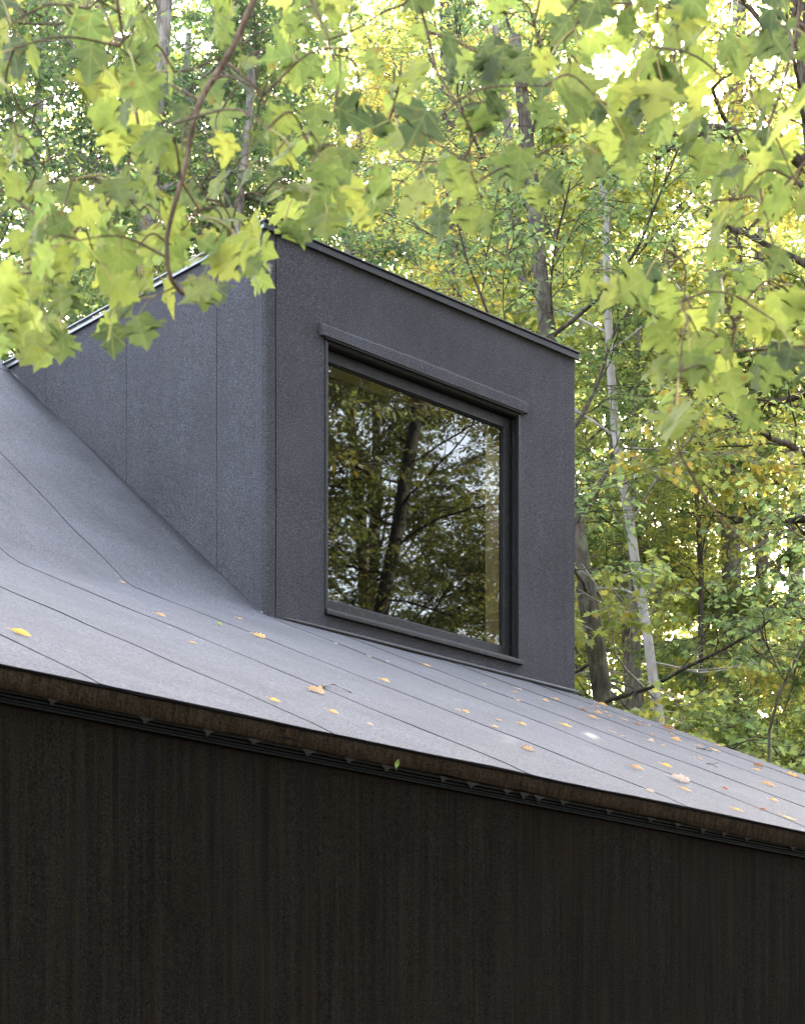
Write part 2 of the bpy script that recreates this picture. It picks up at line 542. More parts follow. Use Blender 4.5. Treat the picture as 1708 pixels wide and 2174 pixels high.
# --- fascia, rust-stained, slightly wavy, and the vent strip under it
fm = MB()
nf = 150
xs = np.linspace(XL, X1, nf)
def fz(x): return 0.007 * vnoise(x * 2.3) + 0.004 * vnoise(x * 9.7)
prof_f = [(0.012, -0.014), (-0.004, -0.016), (-0.007, -0.03), (0.0, -0.055), (0.004, -0.080), (0.010, -0.084), (0.03, -0.080)]
V = []
for x in xs:
    for q, (yy, zz) in enumerate(prof_f):
        V.append((x, yy - 0.0025 * (q in (2, 3, 4)) * (1 + float(vnoise(x * 5))), zz + (float(fz(x + 5)) * 0.8 if q >= 4 else 0.0)))
m = len(prof_f)
fm.add(V, [(i * m + j, i * m + j + 1, (i + 1) * m + j + 1, (i + 1) * m + j) for i in range(nf - 1) for j in range(m - 1)])
fm.build('fascia', M['fascia'], house, True)
em = MB()                        # dark drip lip under the roof edge
V = []
for x in xs:
    e = 0.003 * float(vnoise(x * 11)) + 0.002 * float(vnoise(x * 37))
    V += [(x, -0.013, -0.013 + e * 0.3), (x, -0.016, -0.019 + e), (x, 0.0, -0.021 + e)]
em.add(V, [(i * 3 + j, i * 3 + j + 1, i * 3 + 4 + j, i * 3 + 3 + j) for i in range(nf - 1) for j in range(2)])
em.build('drip_edge', M['underlay'], house, True)
vent = MB()
for (y0, y1, z0, z1) in ((0.012, 0.045, -0.092, -0.083), (0.020, 0.045, -0.103, -0.096), (0.024, 0.045, -0.113, -0.107), (0.020, 0.045, -0.124, -0.117)):
    vent.box(XL, X1, y0, y1, z0, z1)
ventstrip = vent.build('soffit_vent', M['vent_black'], house)
rng = np.random.default_rng(3)
cx = XL + 0.05
kk = 0
while cx < X1 - 0.05:
    if rng.random() < 0.2:
        cx += 0.12
    w = MB()
    h = 0.012 + 0.008 * rng.random()
    ww = 0.014 + 0.016 * rng.random()
    q = [(cx - ww * 1.4, 0.006, -0.084), (cx - ww * 0.4, 0.010, -0.090 - h * 0.5), (cx - ww * 0.15, 0.014, -0.090 - h), (cx + ww * 0.2, 0.015, -0.090 - h * 0.9),
         (cx + ww * 0.45, 0.010, -0.090 - h * 0.4), (cx + ww * 1.5, 0.006, -0.085)]
    q2 = [(a, b + 0.004, c) for a, b, c in q]
    w.add(q + q2, [tuple(range(6)), tuple(range(11, 5, -1))] + [(i, (i + 1) % 6 + 0, (i + 1) % 6 + 6, i + 6) for i in range(6)])
    w.build('cobweb', M['web'], ventstrip)
    cx += 0.19 + 0.045 * rng.standard_normal()

# --- dormer
RC = 0.03
dorm = MB()
wx0, wx1, wz0, wz1 = 5.563, 7.470, 2.289, 4.120
ZB = 2.06
us = np.array(sorted(set([X0 + RC, 5.128, wx0, 5.9, 6.263, 6.6, 7.0, 7.334, wx1, 7.7, 7.968, X1])))
vs = np.array(sorted(set([ZB, 2.17, wz0, 2.6, 2.9, 3.2, 3.5, 3.8, wz1, 4.25, 4.45, 4.6, ZT])))
def mapd(gap_lo, gap_hi, out):
    def f(U, V, off):
        g = np.where(np.abs(U - gap_lo) < 1e-6, 0.002, 0.0) - np.where(np.abs(U - gap_hi) < 1e-6, 0.002, 0.0)
        j = 0.003 * vnoise(V * 4 + 3 * gap_lo) * (np.abs(U - gap_lo) < 1e-6) * (gap_lo > X0 + RC + 0.01) + 0.003 * vnoise(V * 4 + 3 * gap_hi) * (np.abs(U - gap_hi) < 1e-6) * (gap_hi < X1 - 0.01)
        return np.stack([U + g + j, YF - out + 0.002 * vnoise2(U * 3, V * 3) * (np.abs(U - X0 - RC) > 0.01) - off, V], -1)
    return f
inwin = lambda u, v: wx0 < u < wx1 and wz0 < v < wz1
sheet(dorm, us[(us <= 5.1281)], vs, lambda u, v: True, mapd(-9, 5.128, 0.0), 0.006)
sheet(dorm, us[(us >= 5.1279) & (us <= 7.9681)], vs, lambda u, v: not inwin(u, v), mapd(5.128, 7.968, 0.003), 0.008)
sheet(dorm, us[(us >= 7.9679)], vs, lambda u, v: True, mapd(7.968, 99, 0.0), 0.006)
# rounded corner
arc = [(X0 + RC - RC * math.sin(t), YF + RC - RC * math.cos(t)) for t in np.linspace(0, math.pi / 2, 7)]
V = []
zz = np.linspace(ZB, ZT, 16)
for z in zz:
    for q, (ax, ay) in enumerate(arc):
        V.append((ax, ay, z))
dorm.add(V, [(i * 7 + j + 1, i * 7 + j, (i + 1) * 7 + j, (i + 1) * 7 + j + 1) for i in range(15) for j in range(6)])
# left cheek: felt sheets that stop at the roof
cuts = [YF + RC, 4.937, 5.343, 6.394, 7.433, YR + 0.02]
for a, b in zip(cuts[:-1], cuts[1:]):
    yy = np.linspace(a, b, max(2, int((b - a) / 0.12) + 1))
    tt = np.linspace(0, 1, 12)
    def mapc(U, T, off, a=a, b=b):
        g = np.where(np.abs(U - a) < 1e-6, 0.0022, 0.0) * (a > YF + RC + 0.01) - np.where(np.abs(U - b) < 1e-6, 0.0022, 0.0)
        zlo = np.minimum(prof(U) - 0.05, ZT - 0.001)
        z = zlo + (ZT - zlo) * T
        j = 0.002 * vnoise(z * 4 + a * 5)
        out = 0.0025 * vnoise2(U * 3, z * 3) * (np.abs(U - YF - RC) > 0.01) + 0.002 * (a < 4.9)
        return np.stack([X0 - out + off, U + g + j * (np.abs(U - a) < 1e-6) * (a > YF + RC + .01), z], -1)
    sheet(dorm, yy, tt, lambda u, v: True, lambda U, T, off, f=mapc: f(U, T, -off), 0.006)
# right cheek and structure behind the sheets
dorm.add([(X1, YF, ZB), (X1, YF, ZT), (X1, YR, ZT), (X1, YR, ZB)], [(0, 3, 2, 1)])
dormer = dorm.build('dormer', M['dormer'], house, True)
core = MB()
T = 0.17
core.box(X0 + 0.012, wx0 - 0.004, YF + 0.012, YF + T, ZB, ZT - 0.02)
core.box(wx1 + 0.004, X1 - 0.004, YF + 0.012, YF + T, ZB, ZT - 0.02)
core.box(wx0 - 0.002, wx1 + 0.002, YF + 0.012, YF + T, ZB, wz0 - 0.004)
core.box(wx0 - 0.002, wx1 + 0.002, YF + 0.012, YF + T, wz1 + 0.004, ZT - 0.02)
core.build('wall_core', M['underlay'], dormer)
inn = MB()
inn.box(X0 + 0.010, X0 + 0.15, YF + T + 0.002, YR, ZB - 1.2, ZT - 0.03)
inn.box(X1 - 0.15, X1 - 0.006, YF + T + 0.002, YR, ZB - 1.2, ZT - 0.03)
inn.box(X0 + 0.152, X1 - 0.152, YR - 0.1, YR, ZB - 1.2, ZT - 0.2)
inn.box(X0 + 0.152, X1 - 0.152, YF + T + 0.002, 5.25, ZT - 0.2, ZT - 0.03)
inn.box(X0 + 0.152, 5.55, 5.2502, 5.8, ZT - 0.2, ZT - 0.03)  # ceiling left open beside this, an added skylight for the pine lining
inn.box(7.5, X1 - 0.152, 5.2502, 5.8, ZT - 0.2, ZT - 0.03)
inn.box(X0 + 0.152, X1 - 0.152, 5.8002, YR, ZT - 0.2, ZT - 0.03)
inn.box(X0 + 0.152, X1 - 0.152, YF + T + 0.002, YR - 0.102, ZB - 1.3, ZB - 1.2)
inn.build('room_lining', M['plaster'], dormer)
# dormer roof: slab with an unseen opening added to light the room, folded metal edge along front and left
dr = MB()
dr.box(X0 - 0.012, X1 + 0.004, YF - 0.014, 5.25, ZT - 0.012, ZT + 0.012)
dr.box(X0 - 0.012, 5.55, 5.2501, 5.8, ZT - 0.012, ZT + 0.012)
dr.box(7.5, X1 + 0.004, 5.2501, 5.8, ZT - 0.012, ZT + 0.012)
dr.box(X0 - 0.012, X1 + 0.004, 5.8001, YR + 0.3, ZT - 0.012, ZT + 0.012)
dr.build('dormer_roof', M['roof'], dormer)
tr = MB()
tr.box(X0 - 0.030, X1 + 0.020, YF - 0.030, YF - 0.016, ZT - 0.030, ZT + 0.016)
tr.box(X0 - 0.034, X1 + 0.024, YF - 0.040, YF - 0.016, ZT + 0.018, ZT + 0.030)
o = tr.build('front_edge_trim', M['metal_dark'], dormer)
bevel(o, 0.003)
tr = MB()
tr.box(X0 - 0.022, X0 - 0.014, YF - 0.012, YR - 0.02, ZT - 0.014, ZT + 0.010)
tr.box(X0 - 0.040, X0 - 0.014, YF - 0.012, YR - 0.02, ZT + 0.022, ZT + 0.032)
bevel(tr.build('side_edge_trim', M['metal_bright'], dormer), 0.002)
# base flashing, bent a little, and joint sealant along the left cheek
bf = MB()
nb = 70
V = []
for x in np.linspace(X0 + 0.16, X1 + 0.03, nb):
    t = (x - X0 - 0.16) / 3
    e = 0.006 * float(vnoise(x * 2.3)) + 0.003 * float(vnoise(x * 9))
    h = 0.014 * min(1, 0.35 + 3 * t)
    V += [(x, YF - 0.012, prof(YF) + 0.012 + h), (x, YF - 0.022, prof(YF) + 0.008 + h), (x, YF - 0.026 + e * 0.4, prof(YF) + 0.0065 + e * 0.8), (x, YF - 0.022, prof(YF) + 0.001 + e * 0.6)]
bf.add(V, [(i * 4 + j, i * 4 + j + 1, i * 4 + 5 + j, i * 4 + 4 + j) for i in range(nb - 1) for j in range(3)])
bf.build('base_flashing', M['metal_trim'], dormer, True)


def mat_sealant():
    t = NT('joint_sealant')
    c = t.coords()
    f = t.ramp(t.noise(c, 7, 5, 0.7), [(0.52, (0, 0, 0)), (0.60, (1, 1, 1))])
    col = t.mix((0.025, 0.026, 0.028), (0.16, 0.165, 0.175), t.math('MULTIPLY', f, 0.6))
    d = t.ramp(t.noise(c, 11, 5, 0.7), [(0.5, (0, 0, 0)), (0.58, (1, 1, 1))])
    col = t.mix(col, (0.014, 0.011, 0.010), d)
    return t.done(t.principled(col, 0.6, 0.6))
M['sealant'] = mat_sealant()
sl = MB()
V = []
yy = np.linspace(YF + 0.01, YR - 0.06, 160)
for y in yy:
    e = 0.0065 + 0.005 * float(vnoise(y * 6)) + 0.002 * float(vnoise(y * 21))
    z = float(prof(y))
    V += [(X0 - 0.004, y, z + 0.010 + e * 1.3), (X0 - 0.008, y, z + 0.010 + e * 0.6), (X0 - 0.006 - e * 1.2, y, z + 0.007), (X0 - 0.010 - e * 1.5, y, z - 0.001)]
sl.add(V, [(i * 4 + j + 1, i * 4 + j, i * 4 + 4 + j, i * 4 + 5 + j) for i in range(159) for j in range(3)])
sl.build('joint_sealant', M['sealant'], dormer, True)

# --- window
win = MB()                       # outer frame, flush trim round the opening
t1 = 0.018
win.box(wx0 - 0.006, wx0 + t1, YF - 0.010, YF + 0.10, wz0, wz1)
win.box(wx1 - t1, wx1 + 0.006, YF - 0.010, YF + 0.03, wz0, wz1)
win.box(wx1 - t1 - 0.006, wx1 + 0.004, YF + 0.032, YF + 0.055, wz0, wz1)
win.box(wx1 - t1, wx1 + 0.004, YF + 0.057, YF + 0.10, wz0, wz1)
win.box(wx0 + t1, wx1 - t1, YF + 0.01, YF + 0.10, wz1 - t1, wz1 + 0.004)
win.box(wx0 + t1, wx1 - t1, YF + 0.0, YF + 0.10, wz0 - 0.004, wz0 + t1)
window = win.build('window', M['metal_dark'], house)
bevel(window, 0.002)
sash = MB()
sx0, sx1, sz0, sz1 = wx0 + t1 + 0.003, wx1 - t1 - 0.008, wz0 + t1 + 0.004, wz1 - t1 - 0.006
sw = 0.078
ys = YF + 0.062
sash.box(sx0, sx0 + sw - 0.02, ys, ys + 0.05, sz0, sz1)
sash.box(sx1 - sw, sx1, ys, ys + 0.05, sz0, sz1)
sash.box(sx0 + sw - 0.02, sx1 - sw, ys, ys + 0.05, sz1 - sw, sz1)
sash.box(sx0 + sw - 0.02, sx1 - sw, ys, ys + 0.05, sz0, sz0 + sw)
bevel(sash.build('sash', M['metal_dark'], window), 0.003)
gx0, gx1, gz0, gz1 = sx0 + sw - 0.02, sx1 - sw, sz0 + sw, sz1 - sw
gk = MB()
e = 0.008
gk.box(gx0, gx0 + e, ys + 0.012, ys + 0.03, gz0, gz1)
gk.box(gx1 - e, gx1, ys + 0.012, ys + 0.03, gz0, gz1)
gk.box(gx0 + e, gx1 - e, ys + 0.012, ys + 0.03, gz1 - e, gz1)
gk.box(gx0 + e, gx1 - e, ys + 0.012, ys + 0.03, gz0, gz0 + e)
gk.build('gasket', M['gasket'], window)
pn = MB()
pn.add([(gx0 + 0.002, ys + 0.024, gz0 + 0.002), (gx1 - 0.002, ys + 0.024, gz0 + 0.002), (gx1 - 0.002, ys + 0.024, gz1 - 0.002), (gx0 + 0.002, ys + 0.024, gz1 - 0.002)], [(0, 1, 2, 3)])
pn.build('pane', M['glass'], window)
hd = MB()                        # head flashing wrapped in felt, with a ragged sloped top
nh = 60
V = []
for x in np.linspace(5.505, 7.53, nh):
    e = 0.006 * float(vnoise(x * 4.2)) + 0.003 * float(vnoise(x * 15))
    V += [(x, YF - 0.004, 4.236 + e), (x, YF - 0.012, 4.233 + e * 1.4), (x, YF - 0.029, 4.212 + e * 0.8), (x, YF - 0.033 + e * 0.4, 4.138), (x, YF - 0.027, 4.134), (x, YF + 0.0, 4.136)]
hd.add(V, [(i * 6 + j, i * 6 + j + 1, i * 6 + 7 + j, i * 6 + 6 + j) for i in range(nh - 1) for j in range(5)] + [(5, 4, 3, 2, 1, 0), tuple((nh - 1) * 6 + j for j in range(6))])
hd.build('head_trim', M['dormer'], window)
hl = MB()
hl.box(5.545, 7.49, YF - 0.027, YF - 0.002, 4.124, 4.132)
hl.box(5.57, 7.462, YF - 0.001, YF + 0.009, 4.106, 4.131)
bevel(hl.build('head_lip', M['metal_dark'], window), 0.002)
si = MB()
si.box(wx0 - 0.012, wx1 + 0.012, YF - 0.035, YF - 0.004, wz0 - 0.034, wz0 - 0.006)
si.box(wx0 - 0.004, wx1 + 0.004, YF - 0.022, YF + 0.0, wz0 - 0.004, wz0 + 0.006)
bevel(si.build('sill', M['metal_dark'], window), 0.004)
ji = MB()                        # pine lining inside the opening
yi0, yi1 = ys + 0.055, ys + 0.20
ji.box(gx1 + 0.012, gx1 + 0.035, yi0, yi1, gz0 - 0.02, gz1 + 0.02)
ji.box(gx0 - 0.035, gx0 - 0.012, yi0, yi1, gz0 - 0.02, gz1 + 0.02)
ji.box(gx0 - 0.010, gx1 + 0.010, yi0, yi1, gz1 + 0.012, gz1 + 0.03)
ji.box(gx0 - 0.010, gx1 + 0.010, yi0, yi1, gz0 - 0.03, gz0 - 0.012)
ji.build('jamb_lining', M['pine'], window)

# ------------------------------------------------------------------ leaves as arrays
OVATE_V = np.array([(0, 0, 0), (0, .5, -.03), (0, 1, .02), (.27, .30, .07), (.25, .62, .08), (-.27, .30, .07), (-.25, .62, .08)])
OVATE_F = [(0, 3, 1), (1, 3, 4, 2), (0, 1, 5), (1, 2, 6, 5)]
_r = [(0, 0), (.20, -.08), (.34, .10), (.60, .22), (.36, .36), (.46, .70), (.16, .66), (0, 1.08)]
STAR_V = np.array([(x, y, .16 * abs(x)) for x, y in _r] + [(-x, y, .16 * abs(x)) for x, y in _r[1:-1]])
STAR_F = [tuple(range(8)), (0, 7, 13, 12, 11, 10, 9, 8)]


def leaf_mesh(name, base, axis, nrm, size, rnd, tv, tf, mat, bend=None):
    N, k = len(base), len(tv)
    axis = axis / (np.linalg.norm(axis, axis=1)[:, None] + 1e-9)
    side = np.cross(axis, nrm)
    side /= np.linalg.norm(side, axis=1)[:, None] + 1e-9
    nn = np.cross(side, axis)
    tx, ty, tz = np.broadcast_to(tv[:, 0], (N, k)), np.broadcast_to(tv[:, 1], (N, k)), np.broadcast_to(tv[:, 2], (N, k))
    if bend is not None:
        tz = tz - bend[:, None] * ty * ty + 0.0
    s = size[:, None, None]
    P = base[:, None, :] + s * (tx[..., None] * side[:, None, :] + ty[..., None] * axis[:, None, :] + tz[..., None] * nn[:, None, :])
    me = bpy.data.meshes.new(name)
    me.vertices.add(N * k)
    me.vertices.foreach_set('co', P.astype(np.float32).ravel())
    fl = np.concatenate([np.array(f) for f in tf])
    lens = np.array([len(f) for f in tf])
    loops = (np.arange(N)[:, None] * k + fl[None, :]).ravel()
    me.loops.add(len(loops))
    me.loops.foreach_set('vertex_index', loops.astype(np.int32))
    me.polygons.add(N * len(tf))
    tot = np.tile(lens, N)
    st = np.concatenate([[0], np.cumsum(tot)[:-1]])
    me.polygons.foreach_set('loop_start', st.astype(np.int32))
    at_ = me.attributes.new('rnd', 'FLOAT', 'FACE')
    at_.data.foreach_set('value', np.repeat(rnd, len(tf)).astype(np.float32))
    me.materials.append(mat)
    me.update(calc_edges=True)
    me.validate()
    return me


G_DK, G_MD, G_YG, Y_GR, YEL, ORG = (0.055, 0.088, 0.036), (0.090, 0.132, 0.046), (0.150, 0.185, 0.052), (0.24, 0.25, 0.055), (0.34, 0.28, 0.060), (0.40, 0.22, 0.05)
M['leaf_green'] = mat_leaf('leaf_green', [(0.0, G_DK), (0.40, G_MD), (0.72, G_YG), (0.86, Y_GR), (0.93, YEL), (1.0, ORG)])
M['leaf_gold'] = mat_leaf('leaf_gold', [(0.0, G_MD), (0.30, G_YG), (0.62, Y_GR), (0.82, YEL), (1.0, ORG)])
M['leaf_blue'] = mat_leaf('leaf_bluish', [(0.0, (0.035, 0.062, 0.032)), (0.5, (0.060, 0.098, 0.036)), (0.80, (0.11, 0.14, 0.035)), (0.90, Y_GR), (1.0, ORG)])
M['leaf_maple'] = mat_leaf('leaf_maple', [(0.0, (0.045, 0.066, 0.030)), (0.35, (0.102, 0.140, 0.038)), (0.75, (0.172, 0.208, 0.046)), (0.93, (0.24, 0.26, 0.055)), (0.965, (0.36, 0.20, 0.03)), (1.0, (0.30, 0.06, 0.015))],
                          0.62, 0.4, 2.0, spots=True)
M['bark_grey'] = mat_bark('bark_grey', (0.06, 0.052, 0.044), (0.24, 0.21, 0.18))
M['bark_black'] = mat_bark('bark_black', (0.006, 0.0048, 0.0038), (0.024, 0.019, 0.014), (0.025, 0.026, 0.015), 0.3)
M['bark_mottled'] = mat_bark('bark_mottled', (0.028, 0.023, 0.018), (0.11, 0.095, 0.075), (0.14, 0.16, 0.09), 0.75, 18)
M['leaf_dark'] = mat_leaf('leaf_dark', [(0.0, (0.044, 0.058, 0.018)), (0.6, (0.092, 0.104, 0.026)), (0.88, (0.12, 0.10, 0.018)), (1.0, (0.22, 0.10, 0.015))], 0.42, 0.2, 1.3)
M['bark_pale'] = mat_bark('bark_pale', (0.24, 0.22, 0.20), (0.46, 0.44, 0.41), (0.16, 0.17, 0.13), 0.5, 9)
M['bark_dark'] = mat_bark('bark_dark', (0.025, 0.020, 0.016), (0.11, 0.09, 0.07), (0.16, 0.18, 0.12), 0.35)
M['twig'] = mat_bark('twig_bark', (0.07, 0.045, 0.030), (0.22, 0.15, 0.10), (0.3, 0.28, 0.22), 0.2, 60)


def grow(rng, p, d, L, n, wob, lift):
    pts = [np.array(p, float)]
    d = np.array(d, float)
    d /= np.linalg.norm(d)
    for _ in range(n):
        d = d + wob * rng.standard_normal(3) + np.array([0, 0, lift])
        d /= np.linalg.norm(d)
        pts.append(pts[-1] + d * L / n)
    return np.array(pts)


def interp(pts, t):
    x = t * (len(pts) - 1)
    i = min(int(x), len(pts) - 2)
    return pts[i] + (pts[i + 1] - pts[i]) * (x - i), pts[i + 1] - pts[i]


def tree_meshes(name, seed, trunk, r0, r1, h0=0.3, limbs=20, spread=3.0, subs=9, twigs=8, lpt=11, leaf=0.075, shape='ovate', mat='leaf_green', bark='bark_grey',
                lift=0.05, droop=0.5, elev=(0.05, 0.9), limb_r=0.21, extra=(), rand=(0.0, 1.0)):
    "trunk, branches and crown of one tree; trunk is a polyline from the ground up, everything in the tree's own coordinates"
    rng = np.random.default_rng(seed)
    trunk = np.array(trunk, float)
    # smooth the trunk polyline
    tt = np.linspace(0, 1, 26)
    seg = np.concatenate([[0], np.cumsum(np.linalg.norm(np.diff(trunk, axis=0), axis=1))])
    tp = np.stack([np.interp(tt * seg[-1], seg, trunk[:, k]) for k in range(3)], 1)
    for _ in range(2):
        tp[1:-1] = 0.25 * tp[:-2] + 0.5 * tp[1:-1] + 0.25 * tp[2:]
    H = seg[-1]
    tp[1:, :2] += 0.035 * np.cumsum(rng.standard_normal((25, 2)), axis=0) * 0.5
    rad = r0 + (r1 - r0) * tt ** 0.9
    rad[0] *= 1.35
    tm, bmh = MB(), MB()
    tm.tube(tp, rad, 12, True, 0.05, rng)
    B, A, Nn, S = [], [], [], []
    az = rng.random() * 6.28
    specs = []
    for i in range(limbs):
        t = h0 + (1 - h0) * ((i + rng.random()) / limbs)
        az += 2.4 + 0.5 * rng.standard_normal()
        q = (t - h0) / (1 - h0)
        el = elev[0] + (elev[1] - elev[0]) * q + 0.15 * rng.standard_normal()
        L = spread * (1 - 0.62 * q) * (0.7 + 0.5 * rng.random())
        p, _ = interp(tp, t)
        rr = np.interp(t, tt, rad) * limb_r * (1.0 + 0.5 * rng.random())
        specs.append((grow(rng, p, (math.cos(az) * math.cos(el), math.sin(az) * math.cos(el), math.sin(el)), L, 7, 0.13, lift), rr, L))
    for pts, rr in extra:
        pts = np.array(pts, float)
        specs.append((pts, rr, float(np.linalg.norm(pts[-1] - pts[0]))))
    for lp, rr, L in specs:
        bmh.tube(lp, np.linspace(rr, 0.008, len(lp)), 7, False, 0.06, rng)
        for s in range(subs):
            t = 0.18 + 0.82 * (s + rng.random()) / subs
            p, d = interp(lp, t)
            d = d / np.linalg.norm(d)
            sg = 1 if s % 2 else -1
            a = sg * (0.5 + 0.6 * rng.random())
            c_, s_ = math.cos(a), math.sin(a)
            dd = np.array([d[0] * c_ - d[1] * s_, d[0] * s_ + d[1] * c_, d[2] * 0.6 + 0.18 * rng.standard_normal()])
            SL = (0.30 + 0.45 * rng.random()) * max(L, 1.0) * (1 - 0.45 * t)
            sp = grow(rng, p, dd, SL, 5, 0.16, -0.01)
            bmh.tube(sp, np.linspace(max(0.006, rr * 0.35 * (1 - 0.5 * t)), 0.004, len(sp)), 5, False)
            for w in range(twigs):
                t2 = 0.15 + 0.85 * (w + rng.random()) / twigs
                p2, d2 = interp(sp, t2)
                d2 = d2 / np.linalg.norm(d2)
                a = (1 if w % 2 else -1) * (0.4 + 0.7 * rng.random())
                c_, s_ = math.cos(a), math.sin(a)
                d3 = np.array([d2[0] * c_ - d2[1] * s_, d2[0] * s_ + d2[1] * c_, d2[2] * 0.5 - 0.10 + 0.22 * rng.standard_normal()])
                d3 /= np.linalg.norm(d3) + 1e-9
                TLn = 0.25 + 0.40 * rng.random()
                tw = np.array([p2, p2 + d3 * TLn * 0.55 + (0, 0, 0.01), p2 + d3 * TLn + (0, 0, -0.05 * droop)])
                bmh.tube(tw, (0.0045, 0.0035, 0.002), 3, False)
                nl = max(3, int(lpt * (0.7 + 0.6 * rng.random())))
                u = (np.arange(nl) + rng.random(nl)) / nl
                pos = p2 + (tw[2] - p2)[None, :] * (0.12 + 0.9 * u)[:, None]
                pos[:, 2] -= 0.0
                sd = np.where(np.arange(nl) % 2 == 0, 1.0, -1.0)[:, None]
                perp = np.array([-d3[1], d3[0], 0.0])
                ax = d3[None, :] * 0.55 + sd * perp[None, :] * 0.8 + rng.standard_normal((nl, 3)) * 0.35
                ax[:, 2] -= droop * (0.4 + 0.8 * rng.random(nl))
                nr = np.array([0, 0, 1.0])[None, :] + rng.standard_normal((nl, 3)) * 0.5
                B.append(pos + ax * 0.012)
                A.append(ax)
                Nn.append(nr)
                S.append(leaf * (0.65 + 0.6 * rng.random(nl)))
    B, A, Nn, S = np.vstack(B), np.vstack(A), np.vstack(Nn), np.concatenate(S)
    # colour varies leaf by leaf and twig by twig
    cl = vnoise2(B[:, 0] * 1.1 + seed, B[:, 2] * 1.3 + B[:, 1] * 0.9) * 0.5 + 0.5
    R = np.clip(rand[0] + (rand[1] - rand[0]) * (0.55 * rng.random(len(B)) + 0.45 * cl), 0, 1)
    tv, tf = (OVATE_V, OVATE_F) if shape == 'ovate' else (STAR_V, STAR_F)
    lm = leaf_mesh(name + '_crown', B, A, Nn, S, R, tv, tf, M[mat], 0.25 * rng.random(len(B)))
    return tm.mesh(name + '_trunk', M[bark], True), bmh.mesh(name + '_branches', M[bark], True), lm


def plant(meshes, loc, rz, label, group, name='forest_tree', cat='tree', scale=1.0):
    r = empty(name, loc, rz)
    r.scale = (scale,) * 3
    tag(r, label, cat, group)
    for nm, me in zip(('trunk', 'branches', 'crown'), meshes):
        o = bpy.data.objects.new(nm, me)
        COL.objects.link(o)
        o.parent = r
    return r


def own_tree(name, label, path, Y, r0, r1, top_extra, **kw):
    "a tree whose trunk follows a line seen in the photograph, at its own distance"
    pts = [at(px, py, Y + dy) for px, py, dy in path]
    b = pts[0]
    d = (pts[1] - pts[0])
    gz = ground_z(b[0], b[1]) - 0.1
    foot = b + d / d[2] * (gz - b[2]) * 0.45
    foot[2] = gz
    pts = [foot] + pts
    t = pts[-1]
    pts.append(t + np.array(top_extra, float))
    pts = np.array(pts)
    ms = tree_meshes(name, trunk=pts - foot, r0=r0, r1=r1, **kw)
    return plant(ms, foot, 0.0, label, 'trees in the wood behind the house', name)


# ------------------------------------------------------------------ trees behind the house
BEHIND = 'trees in the wood behind the house'
own_tree('pale_tree', 'slim pale-barked tree leaning left, close right of the dormer', [(1382, 1500, 0), (1345, 1190, 0), (1308, 1000, 0), (1290, 900, 0), (1283, 700, 0), (1275, 500, 0)], 20.0, 0.075, 0.03, (-0.1, 0.3, 1.6),
         seed=11, h0=0.40, limbs=14, spread=2.2, subs=7, twigs=7, lpt=10, leaf=0.075, shape='star', mat='leaf_gold', bark='bark_pale')
own_tree('lichen_tree', 'thick lichened trunk half hidden by the right edge of the dormer', [(1290, 1530, 0), (1262, 1300, 0), (1228, 1150, 0), (1190, 950, 0), (1160, 700, 0)], 19.0, 0.12, 0.06, (-0.3, 0.5, 3.0),
         seed=12, h0=0.42, limbs=14, spread=2.8, subs=8, twigs=8, lpt=10, leaf=0.07, mat='leaf_green', bark='bark_mottled')
own_tree('tall_tree', 'tall straight tree with thick rough grey bark, right of the pale tree', [(1520, 1600, 0), (1516, 1300, 0), (1515, 1080, 0), (1522, 800, 0), (1530, 450, 0)], 24.0, 0.15, 0.085, (0.2, 0.4, 3.5),
         seed=13, h0=0.42, limbs=20, spread=3.2, subs=9, twigs=8, lpt=10, leaf=0.075, shape='star', mat='leaf_gold', bark='bark_grey')
own_tree('thin_dark_tree', 'thin dark trunk standing just left of the tall rough-barked tree', [(1480, 1590, 0), (1474, 1300, 0), (1470, 1060, 0), (1466, 860, 0), (1440, 600, 0)], 22.0, 0.045, 0.02, (-0.2, 0.2, 1.2),
         seed=14, h0=0.45, limbs=11, spread=1.9, subs=7, twigs=7, lpt=10, leaf=0.07, shape='star', mat='leaf_green', bark='bark_dark')
own_tree('grey_tree', 'grey tree near the right edge of the photo, behind the bent sapling', [(1592, 1620, 0), (1605, 1400, 0), (1622, 1180, 0), (1612, 900, 0), (1600, 600, 0)], 27.0, 0.125, 0.06, (0.3, 0.3, 2.5),
         seed=15, h0=0.40, limbs=18, spread=3.0, subs=8, twigs=8, lpt=10, leaf=0.075, shape='star', mat='leaf_gold', bark='bark_grey')
own_tree('sapling', 'thin bent sapling leaning right at the lower right, above the roof end', [(1618, 1640, 0), (1628, 1540, 0), (1650, 1450, 0), (1700, 1345, 0), (1760, 1250, 0)], 17.5, 0.022, 0.010, (0.3, 0.1, 0.8),
         seed=16, h0=0.5, limbs=8, spread=1.0, subs=4, twigs=4, lpt=7, leaf=0.07, shape='star', mat='leaf_green', bark='bark_dark')
own_tree('broad_tree', 'broad grey trunk rising behind the middle of the dormer roof', [(985, 700, 0), (990, 600, 0), (985, 450, 0), (975, 250, 0)], 26.0, 0.16, 0.09, (0, 0.3, 2.5),
         seed=17, h0=0.32, limbs=20, spread=3.4, subs=9, twigs=8, lpt=11, leaf=0.075, mat='leaf_gold', bark='bark_mottled')
